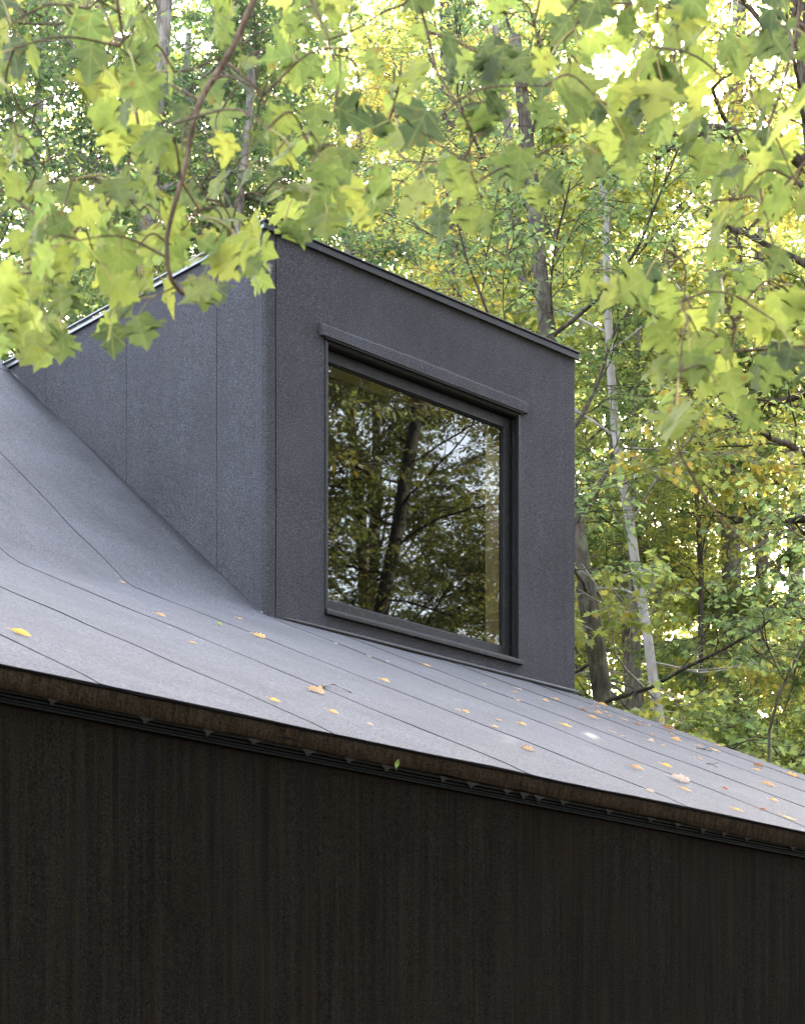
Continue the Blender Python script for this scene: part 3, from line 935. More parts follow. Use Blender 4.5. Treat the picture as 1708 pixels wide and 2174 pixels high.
own_tree('heavy_limbed_tree', 'big tree with a heavy horizontal limb, left of the sun gap', [(1760, 1100, 0), (1755, 800, 0), (1740, 500, 0), (1720, 250, 0)], 21.0, 0.24, 0.12, (-0.2, 0.3, 2.5),
         seed=18, h0=0.55, limbs=16, spread=2.8, subs=8, twigs=8, lpt=10, leaf=0.07, mat='leaf_gold', bark='bark_dark',
         extra=[([(-0.05, 0, 0), (-0.6, -0.1, 0.35), (-1.3, -0.15, 0.45), (-2.0, -0.1, 0.42), (-2.8, 0, 0.30), (-3.4, 0.1, 0.25)] + np.array([0, 0, 11.7]), 0.10)])
own_tree('lichen_limbed_tree', 'tree with lichened grey limbs reaching right above the dormer corner', [(290, 900, 0), (300, 700, 0), (330, 400, 0), (360, 150, 0)], 20.5, 0.13, 0.07, (0.1, 0.3, 2.2),
         seed=19, h0=0.50, limbs=15, spread=2.8, subs=8, twigs=7, lpt=10, leaf=0.065, mat='leaf_blue', bark='bark_grey',
         extra=[([(0, 0, 0), (0.5, -0.1, 0.12), (0.9, -0.1, 0.10), (1.4, 0, 0.0), (1.9, 0.05, -0.05)] + np.array([0.1, 0, 11.3]), 0.045)])

def straight(rng, H, lean):
    a = rng.random() * 6.28
    return [(0, 0, -0.1), (0.25 * lean * math.cos(a), 0.25 * lean * math.sin(a), H * 0.35), (0.6 * lean * math.cos(a + .5), 0.6 * lean * math.sin(a + .5), H * 0.7), (lean * math.cos(a), lean * math.sin(a), H)]
kinds = {}
_g = np.random.default_rng(5)
kinds['gold'] = tree_meshes('gold_forest_tree', 21, straight(_g, 15, 0.9), 0.17, 0.04, 0.28, 26, 3.6, 9, 8, 11, 0.078, 'ovate', 'leaf_gold', 'bark_grey')
kinds['green'] = tree_meshes('green_forest_tree', 22, straight(_g, 16, 0.7), 0.19, 0.04, 0.25, 26, 3.8, 9, 8, 11, 0.078, 'star', 'leaf_green', 'bark_grey')
kinds['blue'] = tree_meshes('bluish_forest_tree', 23, straight(_g, 15, 1.0), 0.16, 0.04, 0.28, 24, 3.4, 9, 8, 11, 0.070, 'ovate', 'leaf_blue', 'bark_grey')
kinds['mixed'] = tree_meshes('mixed_forest_tree', 24, straight(_g, 17, 0.8), 0.20, 0.05, 0.22, 28, 3.6, 9, 8, 11, 0.080, 'star', 'leaf_gold', 'bark_dark', rand=(0.0, 0.8))

kinds['dark'] = tree_meshes('dark_forest_tree', 25, straight(_g, 16, 0.8), 0.19, 0.05, 0.22, 28, 3.8, 10, 9, 12, 0.072, 'ovate', 'leaf_dark', 'bark_dark')

filler = [  # x, y, kind, turn, scale, label
    (-4.3, 24.0, 'blue', 0.3, 1.0, 'bluish-green tree filling the top left corner behind the maple leaves'),
    (-2.4, 23.0, 'blue', 1.9, 0.95, 'bluish-green tree above the left end of the dormer roof'),
    (-6.2, 29.0, 'green', 4.0, 1.0, 'green tree far left, showing through gaps in the maple leaves'),
    (-0.6, 28.0, 'gold', 2.8, 1.05, 'yellowing tree directly above the front corner of the dormer'),
    (1.6, 25.0, 'gold', 5.2, 1.0, 'golden tree above the right half of the dormer roof edge'),
    (2.9, 30.0, 'mixed', 0.9, 0.9, 'gold and green tree just left of the sun gap'),
    (-3.4, 33.0, 'green', 3.3, 1.05, 'deep green tree seen beyond the bluish trees at upper left'),
    (2.4, 34.0, 'green', 2.0, 1.05, 'green tree farther back above the dormer roof'),
    (6.6, 33.0, 'gold', 4.6, 1.0, 'golden tree behind the trunks at the right edge'),
    (4.9, 22.5, 'mixed', 5.7, 0.8, 'mid-height gold-green tree overhanging the trunks at right'),
    (4.35, 27.5, 'gold', 3.0, 0.80, 'golden tree added just below the sun gap to shade the roof, its top short of the bright patch'),  # placed to stop sun flecks reaching the roof
    (2.9, 24.0, 'gold', 4.1, 0.80, 'golden tree added to shade the roof, above the right corner of the dormer, below the sun gap'),  # another crown put in the sun's path to the roof
    (-4.9, 20.5, 'blue', 3.7, 0.9, 'bluish-green tree at left, nearest behind the roof ridge'),
    (-5.6, 26.0, 'green', 5.5, 1.1, 'green tree at upper left, behind the nearest bluish one'),
    (2.7, 21.5, 'gold', 3.14, 0.70, 'low golden tree added to shade the roof, between the dormer edge and the pale tree'),  # added and turned so its crown blocks the last sun flecks
    (5.8, 27.0, 'green', 1.2, 0.72, 'green tree right of the pale-barked tree, behind the thin dark trunk'),
    (-8.0, 36.0, 'mixed', 1.0, 1.0, 'gold-green tree at the far left, mostly behind maple leaves'),
    (0.5, 40.0, 'mixed', 3.9, 1.1, 'distant gold-green tree straight above the window'),
    (7.6, 40.0, 'mixed', 2.4, 1.05, 'distant gold-green tree low at the right edge'),
    (4.4, 38.0, 'gold', 0.5, 1.0, 'distant golden tree between the pale tree and the tall tree'),
    (-6.8, 22.0, 'blue', 2.6, 1.0, 'bluish-green tree at the left photo edge above the roof ridge'),
    (-3.6, 27.5, 'green', 0.9, 1.0, 'green tree just left of the leaning maple branch'),
    (-1.6, 19.5, 'blue', 4.4, 0.85, 'nearest bluish-green tree, right behind the dormer ridge'),
    (1.0, 31.0, 'green', 1.6, 1.1, 'tall green tree behind the broad grey trunk'),
    (-0.9, 35.5, 'gold', 0.1, 1.1, 'tall yellowing tree far back at top centre'),
    (-7.4, 39.0, 'green', 2.2, 1.6, 'very tall green tree far back at the left, crown behind the maple leaves'),
    (-4.2, 45.0, 'mixed', 3.0, 1.7, 'very tall gold-green tree far back at upper left'),
    (-0.6, 46.0, 'green', 4.8, 1.7, 'very tall green tree far back at top centre'),
    (2.0, 46.0, 'mixed', 0.6, 1.55, 'very tall gold-green tree far back, left of the sun gap'),
    (11.2, 45.0, 'gold', 1.7, 1.6, 'very tall golden tree far back at the right, beyond the sun gap'),
    (-4.6, 42.0, 'blue', 5.0, 1.1, 'distant bluish tree high at the left'),
]
for (x, y, k, a, s, lab) in filler:
    plant(kinds[k], (x, y, ground_z(x, y) - 0.05), a, lab, BEHIND, scale=s)

# low understory so the trunks at right stand in young growth
kinds['young'] = tree_meshes('understory_tree', 31, [(0, 0, -0.1), (0.1, 0, 2), (0.25, 0.1, 4), (0.3, 0.2, 5.6)], 0.035, 0.01, 0.25, 16, 1.7, 6, 6, 9, 0.080, 'star', 'leaf_gold', 'bark_dark', rand=(0.0, 0.72), droop=0.35)
under_spots = [
    (3.1, 18.8, 1.1, 0.78, 'leafy young maple at the right foot of the dormer'),
    (4.0, 20.2, 3.4, 0.90, 'leafy young maple under the pale-barked tree'),
    (4.9, 24.5, 5.0, 0.95, 'leafy young maple at the foot of the tall rough tree'),
    (4.4, 27.5, 0.4, 1.05, 'young maple farther back between the pale and the tall trunks'),
    (5.4, 21.4, 2.2, 0.85, 'leafy young maple at the right edge beside the bent sapling'),
    (6.4, 29.5, 4.1, 1.1, 'young maple far back near the right edge'),
]
for (x, y, a, s, lab) in under_spots:
    plant(kinds['young'], (x, y, ground_z(x, y) + 0.9 if y < 21 else ground_z(x, y) + 1.2), a, lab, 'young maples under the tall trees', 'young_maple', scale=s)

# far wood: reads as one mass
rng = np.random.default_rng(77)
N = 42000
X = rng.uniform(-26, 26, N)
Y = rng.uniform(46, 66, N)
Zt = 24 + 6 * vnoise2(X * 0.22, Y * 0.16)
keepm = vnoise2(X * 0.6 + 9, Y * 0.4 + rng.random(N)) > -0.75
Zz = np.array([ground_z(0, yv) for yv in Y]) + rng.random(N) ** 0.8 * Zt
B = np.stack([X, Y, Zz], 1)[keepm]
B = B[~((np.abs(B[:, 0] / B[:, 1] - 0.14) < 0.035) & ((B[:, 2] - 1.6) / B[:, 1] > 0.43))]      # the gap the low sun shines through
N = len(B)
ax = rng.standard_normal((N, 3)); ax[:, 2] -= 0.7
far = leaf_mesh('far_wood', B, ax, np.array([0, 0, 1.0]) + 0.6 * rng.standard_normal((N, 3)), 0.16 + 0.14 * rng.random(N), np.clip(0.15 + 0.8 * rng.random(N), 0, 1), STAR_V, STAR_F, M['leaf_gold'])
fo = bpy.data.objects.new('far_wood', far)
COL.objects.link(fo)
tag(fo, 'far-off wood showing pale green between the trunks', 'wood', kind='stuff')

# ------------------------------------------------------------------ trees the window reflects (to the right of the house)
WC = wpt((6.5, YF + 0.08, 3.2))
nW = -LV
C0 = np.array([0, 0, CAM_Z])
Cm = C0 - 2 * ((C0 - WC) @ nW) * nW           # the camera mirrored in the pane
def reflected(px, py, dist):
    r = np.array([(px - CXP) / FPX, 1.0, (HOR - py) / FPX])
    p = C0 + r * ((WC - C0) @ nW) / (r @ nW)
    d = (p - Cm) / np.linalg.norm(p - Cm)
    return p + d * dist
rp = [reflected(*q) for q in ((800, 1290, 16.0), (830, 1150, 16.3), (850, 1050, 16.5), (868, 950, 16.8), (880, 830, 17.2))]
foot = rp[0] + (rp[0] - rp[1]) * 2.2
foot[2] = -0.1
rpath = [foot] + rp + [rp[-1] + (rp[-1] - rp[-2]) * 1.5]
refl = empty('leaning_tree', foot)
tag(refl, 'dark leaning trunk mirrored in the middle of the window pane', 'tree', 'trees mirrored in the window')
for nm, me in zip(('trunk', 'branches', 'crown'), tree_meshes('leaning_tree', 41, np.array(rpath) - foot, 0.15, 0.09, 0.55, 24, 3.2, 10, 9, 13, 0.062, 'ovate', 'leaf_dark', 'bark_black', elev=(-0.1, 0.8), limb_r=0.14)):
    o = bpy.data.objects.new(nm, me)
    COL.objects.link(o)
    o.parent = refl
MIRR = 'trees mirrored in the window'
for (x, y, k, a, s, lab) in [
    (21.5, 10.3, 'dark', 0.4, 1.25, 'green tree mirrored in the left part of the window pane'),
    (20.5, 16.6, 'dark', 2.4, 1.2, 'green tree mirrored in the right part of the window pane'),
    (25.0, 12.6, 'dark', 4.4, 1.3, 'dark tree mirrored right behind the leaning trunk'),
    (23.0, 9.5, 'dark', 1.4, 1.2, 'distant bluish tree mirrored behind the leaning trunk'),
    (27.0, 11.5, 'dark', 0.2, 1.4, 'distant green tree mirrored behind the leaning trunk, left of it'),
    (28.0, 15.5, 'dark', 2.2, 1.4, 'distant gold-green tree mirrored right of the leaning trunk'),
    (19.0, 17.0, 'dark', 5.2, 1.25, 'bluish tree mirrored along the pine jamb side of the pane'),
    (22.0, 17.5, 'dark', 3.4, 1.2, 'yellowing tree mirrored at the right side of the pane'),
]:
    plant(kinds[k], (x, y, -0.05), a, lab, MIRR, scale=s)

# unseen trees round the clearing, added to shade the house front
for (x, y, k, a, s, lab) in [
    (-4.5, -11.0, 'green', 0.7, 1.1, 'added green shade tree at the clearing edge, behind the photographer to the left'),
    (-1.5, -9.5, 'mixed', 2.1, 1.1, 'added gold-green shade tree straight behind the photographer'),
    (4.0, -8.5, 'green', 3.6, 1.6, 'added green shade tree at the clearing edge, behind the photographer to the right'),
    (9.5, -4.0, 'gold', 5.3, 1.6, 'added yellowing shade tree right of the photographer'),
    (10.0, 1.0, 'dark', 1.1, 1.6, 'added dark green shade tree at the right side of the clearing'),
    (12.0, 4.6, 'dark', 2.9, 1.5, 'added green shade tree at the right side of the clearing, nearer the house'),
    (7.2, 0.5, 'dark', 0.3, 1.6, 'added dark tall shade tree right of the maple, out of the picture'),
    (13.5, 8.2, 'dark', 5.3, 1.6, 'added dark tall shade tree nearest the right end of the house front'),
    (15.0, 3.0, 'dark', 2.2, 1.9, 'tallest added dark shade tree at the right of the clearing'),
    (12.0, -2.5, 'dark', 1.4, 1.9, 'added tall dark shade tree behind the photographer, far to the right'),
    (7.0, -7.0, 'dark', 4.4, 1.9, 'added tall dark shade tree behind the photographer, to the right'),
    (6.0, 6.0, 'dark', 1.9, 1.15, 'smaller added dark shade tree nearest the maple on its house side'),
    (9.8, 8.4, 'dark', 5.0, 1.4, 'added dark shade tree across the yard from the window'),
    (8.0, 4.9, 'dark', 3.3, 1.35, 'added dark bushy shade tree between the maple and the house wall, out to the right'),
    (6.0, -2.5, 'dark', 0.9, 1.5, 'added dark green shade tree close to the maple, right of the photographer'),
]:
    plant(kinds[k], (x, y, -0.05), a, lab, 'added shade trees round the clearing', scale=s)

# ------------------------------------------------------------------ the maple that overhangs the picture
def maple_outline():
    half = [(0, 0), (.12, -.05), (.26, -.10), (.34, -.02), (.47, -.03), (.44, .08), (.42, .14), (.54, .22), (.66, .20), (.80, .36), (.70, .40), (.66, .50), (.54, .47),
            (.42, .46), (.40, .54), (.46, .64), (.44, .72), (.34, .76), (.28, .86), (.14, .96), (0, 1.12)]
    return half
MO = maple_outline()
nM = len(MO)


def maple_leaf(rng):
    "one leaf, stem at the origin, tip along +y; returns verts and triangles"
    fold = 0.04 + 0.20 * rng.random()
    droop = 0.05 + 0.40 * rng.random()
    ph = rng.random() * 6.28
    tear = rng.random(nM * 2)
    bite = rng.random()
    V, F = [], []
    mid = [(0, 0.0), (0, 0.16), (0, 0.34), (0, 0.55), (0, 0.8), (0, 1.12)]
    def lift(x, y):
        return fold * abs(x) * (1 - 0.3 * y) - droop * y * y * 0.5 - droop * 0.7 * x * x + 0.03 * math.sin(9 * x + ph) + 0.025 * math.sin(11 * y + ph * 2)
    for sgn, off in ((1, 0), (-1, nM)):
        idx = []
        for i, (x, y) in enumerate(MO):
            k = 1.0 - (0.30 * tear[i + off] ** 3 if 1 < i < nM - 1 else 0)
            jx, jy = (0.03 * (rng.random() - .5), 0.03 * (rng.random() - .5)) if 0 < i < nM - 1 else (0, 0)
            xx, yy = sgn * (x * k + jx * (x > 0)), 0.3 + (y - 0.3) * k + jy
            if i in (0, nM - 1): xx, yy = x, y
            idx.append(len(V))
            V.append((xx, yy, lift(xx, yy)))
        mids = []
        for x, y in mid[1:-1]:
            mids.append(len(V))
            V.append((x, y, lift(x, y) - 0.012))
        # fan pieces from the midrib points
        grp = [(0, 5, mids[0]), (5, 12, mids[1]), (12, 15, mids[2]), (15, 19, mids[3]), (19, nM - 1, mids[3])]
        for a, b, c in grp:
            for i in range(a, b):
                if bite > 0.72 and 3 < i < nM - 3 and rng.random() < 0.12: continue
                F.append((c, idx[i], idx[i + 1]) if sgn > 0 else (c, idx[i + 1], idx[i]))
        joins = [(mids[0], idx[5], mids[1]), (mids[1], idx[12], mids[2]), (mids[2], idx[15], mids[3])]
        for j in joins:
            F.append(j if sgn > 0 else j[::-1])
    return np.array(V), F


def spline(pts, n):
    pts = np.array(pts, float)
    seg = np.concatenate([[0], np.cumsum(np.linalg.norm(np.diff(pts, axis=0), axis=1))])
    q = np.linspace(0, seg[-1], n)
    out = np.stack([np.interp(q, seg, pts[:, k]) for k in range(3)], 1)
    for _ in range(2):
        out[1:-1] = 0.25 * out[:-2] + 0.5 * out[1:-1] + 0.25 * out[2:]
    return out


maple = empty('maple_tree', (2.7, 2.6, 0))
tag(maple, 'maple hanging its big backlit green leaves across the top of the photo', 'tree')
MOFF = np.array([2.7, 2.6, 0])
trk = MB()
rngm = np.random.default_rng(101)
trk.tube(spline([(0, 0, -0.1), (0.05, 0.05, 1.5), (0.0, 0.2, 3.2), (-0.1, 0.45, 4.8), (0.1, 0.6, 7.0), (0.2, 0.7, 9.0)], 22), np.linspace(0.19, 0.06, 22), 14, True, 0.04, rngm)
trk.build('trunk', M['bark_grey'], maple, True)
lb = MB()
over = spline(np.array([(2.62, 3.05, 4.4), (1.9, 3.6, 4.75), (1.2, 3.95, 4.7), (0.4, 4.1, 4.55), (-0.3, 4.15, 4.45), (-1.0, 4.1, 4.4), (-1.8, 4.05, 4.35)]) - MOFF, 30)
lb.tube(over, np.linspace(0.06, 0.016, 30), 9, True, 0.03, rngm)
low = spline(np.array([(2.66, 2.85, 3.0), (2.2, 3.4, 3.35), (1.6, 3.9, 3.45), (1.15, 4.2, 3.42)]) - MOFF, 14)
lb.tube(low, np.linspace(0.035, 0.010, 14), 8, True, 0.03, rngm)
lb.build('limb', M['twig'], maple, True)

YM = 4.15
branches = [  # (px, py, distance), radius at both ends in px of the 1708 px picture
    ([(548, -20, 3.85), (490, 110, 3.8), (430, 200, 3.75), (412, 250, 3.72), (392, 360, 3.7), (366, 450, 3.7), (350, 510, 3.7), (360, 600, 3.72), (388, 624, 3.75)], 12, 5, 'over'),
    ([(478, 128, 4.15), (540, 180, 4.1), (575, 245, 4.1), (590, 335, 4.05)], 4, 2, None),
    ([(462, 122, 4.15), (405, 148, 4.2), (370, 152, 4.2)], 3, 2, None),
    ([(422, 222, 4.12), (392, 262, 4.1), (384, 330, 4.05)], 3.5, 2, None),
    ([(350, 512, 4.05), (395, 480, 4.0), (420, 440, 4.0)], 3, 1.5, None),
    ([(388, 624, 4.0), (440, 610, 3.98), (462, 590, 3.95)], 3, 1.5, None),
    ([(300, 300, 4.3), (245, 392, 4.3), (190, 440, 4.25), (120, 520, 4.2), (60, 585, 4.15), (15, 625, 4.1)], 5, 2.5, 'over'),
    ([(230, -20, 4.3), (170, 34, 4.3), (130, 52, 4.3), (30, 48, 4.25)], 4, 2, 'over'),
    ([(884, -15, 4.3), (905, 60, 4.3), (925, 150, 4.25), (965, 212, 4.2), (1000, 275, 4.15)], 6, 2.5, 'over'),
    ([(906, 66, 4.3), (960, 82, 4.25), (1050, 130, 4.2), (1108, 170, 4.2), (1114, 245, 4.15)], 4, 2, None),
    ([(870, 5, 4.3), (815, 22, 4.25), (760, 60, 4.2), (695, 85, 4.2)], 4, 2, 'over'),
    ([(852, 125, 4.2), (845, 190, 4.2), (822, 262, 4.15)], 3, 2, None),
    ([(1700, -15, 4.4), (1692, 60, 4.4), (1660, 180, 4.35), (1622, 290, 4.3), (1606, 370, 4.3), (1622, 450, 4.25), (1646, 545, 4.2)], 6, 2.5, 'over'),
    ([(1740, 733, 4.2), (1610, 742, 4.2), (1500, 750, 4.15), (1466, 764, 4.15), (1440, 805, 4.15), (1428, 880, 4.15), (1440, 960, 4.15), (1480, 1030, 4.2), (1520, 1090, 4.2), (1590, 1165, 4.25), (1640, 1205, 4.25)], 5, 2, 'low'),
    ([(1486, 752, 4.15), (1420, 690, 4.1), (1340, 640, 4.05)], 3.5, 2, None),
    ([(1562, -15, 4.45), (1530, 60, 4.4), (1516, 150, 4.35)], 4, 2, 'over'),
    ([(1385, -15, 4.4), (1400, 30, 4.4), (1370, 120, 4.35), (1330, 220, 4.3)], 4, 2, 'over'),
    ([(1150, -15, 4.4), (1130, 60, 4.4), (1180, 140, 4.35), (1240, 200, 4.3)], 4, 2, 'over'),
    ([(-30, 385, 4.2), (30, 420, 4.2), (95, 470, 4.15), (150, 500, 4.1)], 3.5, 2, None),
    ([(-30, 585, 4.15), (40, 582, 4.15), (100, 570, 4.1)], 3, 1.5, None),
    ([(650, -20, 4.35), (690, 60, 4.3), (720, 170, 4.25), (700, 280, 4.2), (640, 380, 4.1)], 4, 2, 'over'),
    ([(1720, 330, 4.3), (1640, 420, 4.25), (1560, 470, 4.2)], 3, 1.5, None),
    ([(1740, 600, 4.3), (1650, 640, 4.25), (1560, 690, 4.2)], 3, 1.5, None),
]
tw = MB()
bp = []
for pts, ra, rb, src in branches:
    P = [at(*p) - MOFF for p in pts]
    if src:
        line = over if src == 'over' else low
        j = int(np.argmin(np.linalg.norm(line - P[0], axis=1)))
        if src == 'low': j = len(line) - 1
        P = [line[j]] + P
    S = spline(P, 8 + 6 * len(P))
    y = pts[0][2]
    tw.tube(S, np.linspace(ra, rb, len(S)) / FPX * y * 0.9, 7, True, 0.05, rngm)
    bp.append(S)
bp = np.vstack(bp)

clusters = [  # px box, number of leaves, mean tone, lower for leaves painted as shaded by overlap
    (-30, 330, -30, 125, 26, .62), (-30, 60, 110, 195, 7, .6), (165, 360, 90, 260, 12, .6), (-30, 70, 270, 430, 10, .68), (60, 250, 390, 560, 15, .62), (235, 460, 240, 455, 15, .5),
    (20, 340, 480, 640, 30, .6), (-30, 165, 600, 760, 20, .62), (225, 330, 640, 740, 6, .6), (340, 565, 440, 630, 26, .6), (430, 640, -20, 420, 20, .42), (600, 860, -20, 330, 26, .5),
    (590, 710, 330, 490, 15, .62), (680, 1030, 330, 480, 26, .6), (850, 1170, -20, 420, 32, .40), (1150, 1480, -20, 280, 34, .42), (1300, 1730, -20, 330, 30, .45), (1480, 1730, 280, 600, 24, .5),
    (1225, 1420, 600, 720, 9, .66), (1340, 1730, 580, 800, 26, .60), (1430, 1570, 800, 890, 8, .66), (1600, 1730, 700, 800, 8, .35), (1230, 1350, 250, 400, 7, .5),
]
LVt, LF, LR, LXY = [], [], [], []
pet = MB()
nv = 0
for (xa, xb, ya, yb, n, mean) in clusters:
    for i in range(n):
        px, py = rngm.uniform(xa, xb), rngm.uniform(ya, yb)
        Y = 4.15 + 0.26 * rngm.standard_normal()
        base = at(px, py - 22, Y) - MOFF
        sz = 0.061 * (0.7 + 0.55 * rngm.random())
        v, f = maple_leaf(rngm)
        # hangs from its stalk, blade turned towards the light in varying degree
        ax = np.array([rngm.standard_normal() * 0.55, rngm.standard_normal() * 0.45, -0.8 + 0.35 * rngm.standard_normal()])
        ax /= np.linalg.norm(ax)
        nr = np.array([0.75 * rngm.standard_normal(), 0.9 + 0.5 * rngm.standard_normal(), 0.75 + 0.5 * rngm.standard_normal()])
        sd = np.cross(ax, nr); sd /= np.linalg.norm(sd)
        nn = np.cross(sd, ax)
        W = base + sz * (v[:, :1] * sd + v[:, 1:2] * ax + v[:, 2:3] * nn)
        LVt.append(W)
        LXY.append(v[:, :2])
        LF += [tuple(k + nv for k in q) for q in f]
        LR += [float(np.clip(mean - 0.05 + 0.27 * rngm.standard_normal(), 0, 0.93)) if rngm.random() > 0.03 else 0.98] * len(f)  # tone spread mixes real leaf colours with painted lit and shaded leaves
        nv += len(v)
        j = int(np.argmin(np.linalg.norm(bp - base, axis=1)))
        d = bp[j] - base
        L = np.linalg.norm(d)
        d = d / (L + 1e-9)
        up = np.array([0, 0, 1.0])
        l1 = min(L, 0.07)
        mid = base + (d * 0.5 + up * 0.5) * l1 * 0.5
        end = bp[j] if L < 0.11 else base + (d * 0.75 + up * 0.3) * 0.07
        pet.tube(spline([base - ax * 0.0, mid, end], 5), 0.0011, 4, False)
        if L >= 0.11:
            m2 = (end + bp[j]) / 2 + np.array([0.02 * rngm.standard_normal(), 0.02 * rngm.standard_normal(), 0.03])
            tw.tube(spline([bp[j], m2, end], 8), np.linspace(0.0026, 0.0014, 8), 5, False)
            bp = np.vstack([bp, m2[None], end[None]])
tw.build('twigs', M['twig'], maple, True)


def mat_stalk():
    t = NT('leaf_stalk')
    c = t.coords()
    return t.done(t.principled(t.ramp(t.noise(c, 30, 2), [(0.3, (0.30, 0.33, 0.06)), (0.7, (0.36, 0.20, 0.07))]), 0.5, 0.4))
M['stalk'] = mat_stalk()
me = bpy.data.meshes.new('foliage')
nleaf = len(LF)
me.from_pydata(np.vstack(LVt).tolist() + pet.v, [], LF + [tuple(i + nv for i in f) for f in pet.f])
LR += [0.5] * len(pet.f)
a_ = me.attributes.new('rnd', 'FLOAT', 'FACE')
a_.data.foreach_set('value', np.array(LR, np.float32))
lxy = np.vstack(LXY + [np.full((len(pet.v), 2), 0.5)])
for q, nm in enumerate(('blade_x', 'blade_y')):
    at_ = me.attributes.new(nm, 'FLOAT', 'POINT')
    at_.data.foreach_set('value', lxy[:, q].astype(np.float32))
me.polygons.foreach_set('use_smooth', [True] * len(me.polygons))
me.materials.append(M['leaf_maple'])
me.materials.append(M['stalk'])
me.polygons.foreach_set('material_index', [0] * nleaf + [1] * len(pet.f))
me.update()
fo = bpy.data.objects.new('foliage', me)
COL.objects.link(fo)
fo.parent = maple

# ------------------------------------------------------------------ fallen leaves and sticks on the roof
def mat_dry(name, a, b):
    t = NT(name)
    c = t.coords()
    n1 = t.noise(c, 45, 4, 0.65)
    col = t.ramp(n1, [(0.35, a), (0.65, b)])
    p = t.principled(col, 0.55, 0.35)
    tr = t.n('ShaderNodeBsdfTranslucent', {'Color': (*[min(1, v * 1.3) for v in b], 1)})
    mx = t.n('ShaderNodeMixShader', {0: 0.3})
    t.set(mx.inputs[1], p)
    t.set(mx.inputs[2], tr)
    return t.done(mx)
DRY = {
    'yellow': mat_dry('dry_leaf_yellow', (0.55, 0.30, 0.05), (0.78, 0.52, 0.14)),
    'orange': mat_dry('dry_leaf_orange', (0.48, 0.27, 0.09), (0.72, 0.47, 0.19)),
    'tan': mat_dry('dry_leaf_tan', (0.36, 0.21, 0.09), (0.58, 0.39, 0.21)),
    'brown': mat_dry('dry_leaf_brown', (0.14, 0.06, 0.025), (0.34, 0.17, 0.08)),
    'red': mat_dry('dry_leaf_red', (0.30, 0.06, 0.02), (0.50, 0.15, 0.05)),
    'pale': mat_dry('dry_leaf_pale', (0.36, 0.27, 0.19), (0.58, 0.47, 0.36)),
    'green': mat_dry('dry_leaf_green', (0.12, 0.20, 0.03), (0.30, 0.40, 0.08)),
}
SC = math.atan(TL)
RN = np.array([0, -math.sin(SC), math.cos(SC)])     # roof normal, house coordinates
RS = np.array([0, math.cos(SC), math.sin(SC)])      # up the slope


def dry_leaf_mesh(rng, size, style):
    "flat on z = 0, tip along +x"
    mb = MB()
    nu, nvv = 9, 7
    if style == 'roll': curl, wd = 2.6, 0.62
    elif style == 'cup': curl, wd = 1.3, 0.62
    elif style == 'flat': curl, wd = 0.5, 0.66
    else: curl, wd = 1.6, 0.85
    bend = 0.25 + 0.5 * rng.random()
    V = []
    for i in range(nu):
        t = i / (nu - 1)
        w = wd * math.sin(math.pi * min(1, (t * 0.97 + 0.02)) ** 0.85) ** 0.8
        if style == 'crumple': w *= 0.75 + 0.5 * rng.random()
        for j in range(nvv):
            s = (j / (nvv - 1) - 0.5) * w
            a = s * curl / wd * 1.6
            rr = wd / (curl * 1.6)
            y = rr * math.sin(a)
            z = rr * (1 - math.cos(a)) + bend * (t - 0.5) ** 2 * 0.5
            jit = 0.10 if style == 'crumple' else 0.025
            V.append((t - 0.5, y + jit * (rng.random() - .5), z + jit * rng.random()))
    V = np.array(V) * size
    V[:, 2] -= V[:, 2].min()
    mb.add(V, [(i * nvv + j, (i + 1) * nvv + j, (i + 1) * nvv + j + 1, i * nvv + j + 1) for i in range(nu - 1) for j in range(nvv - 1)])
    mb.tube([V[nvv // 2] + 0.0, V[nvv // 2] + np.array([-0.15 * size, 0.02 * size, 0.02 * size]), V[nvv // 2] + np.array([-0.32 * size, 0.08 * size * rng.standard_normal(), 0.0])], (0.0012, 0.001, 0.001), 4, True)
    return mb


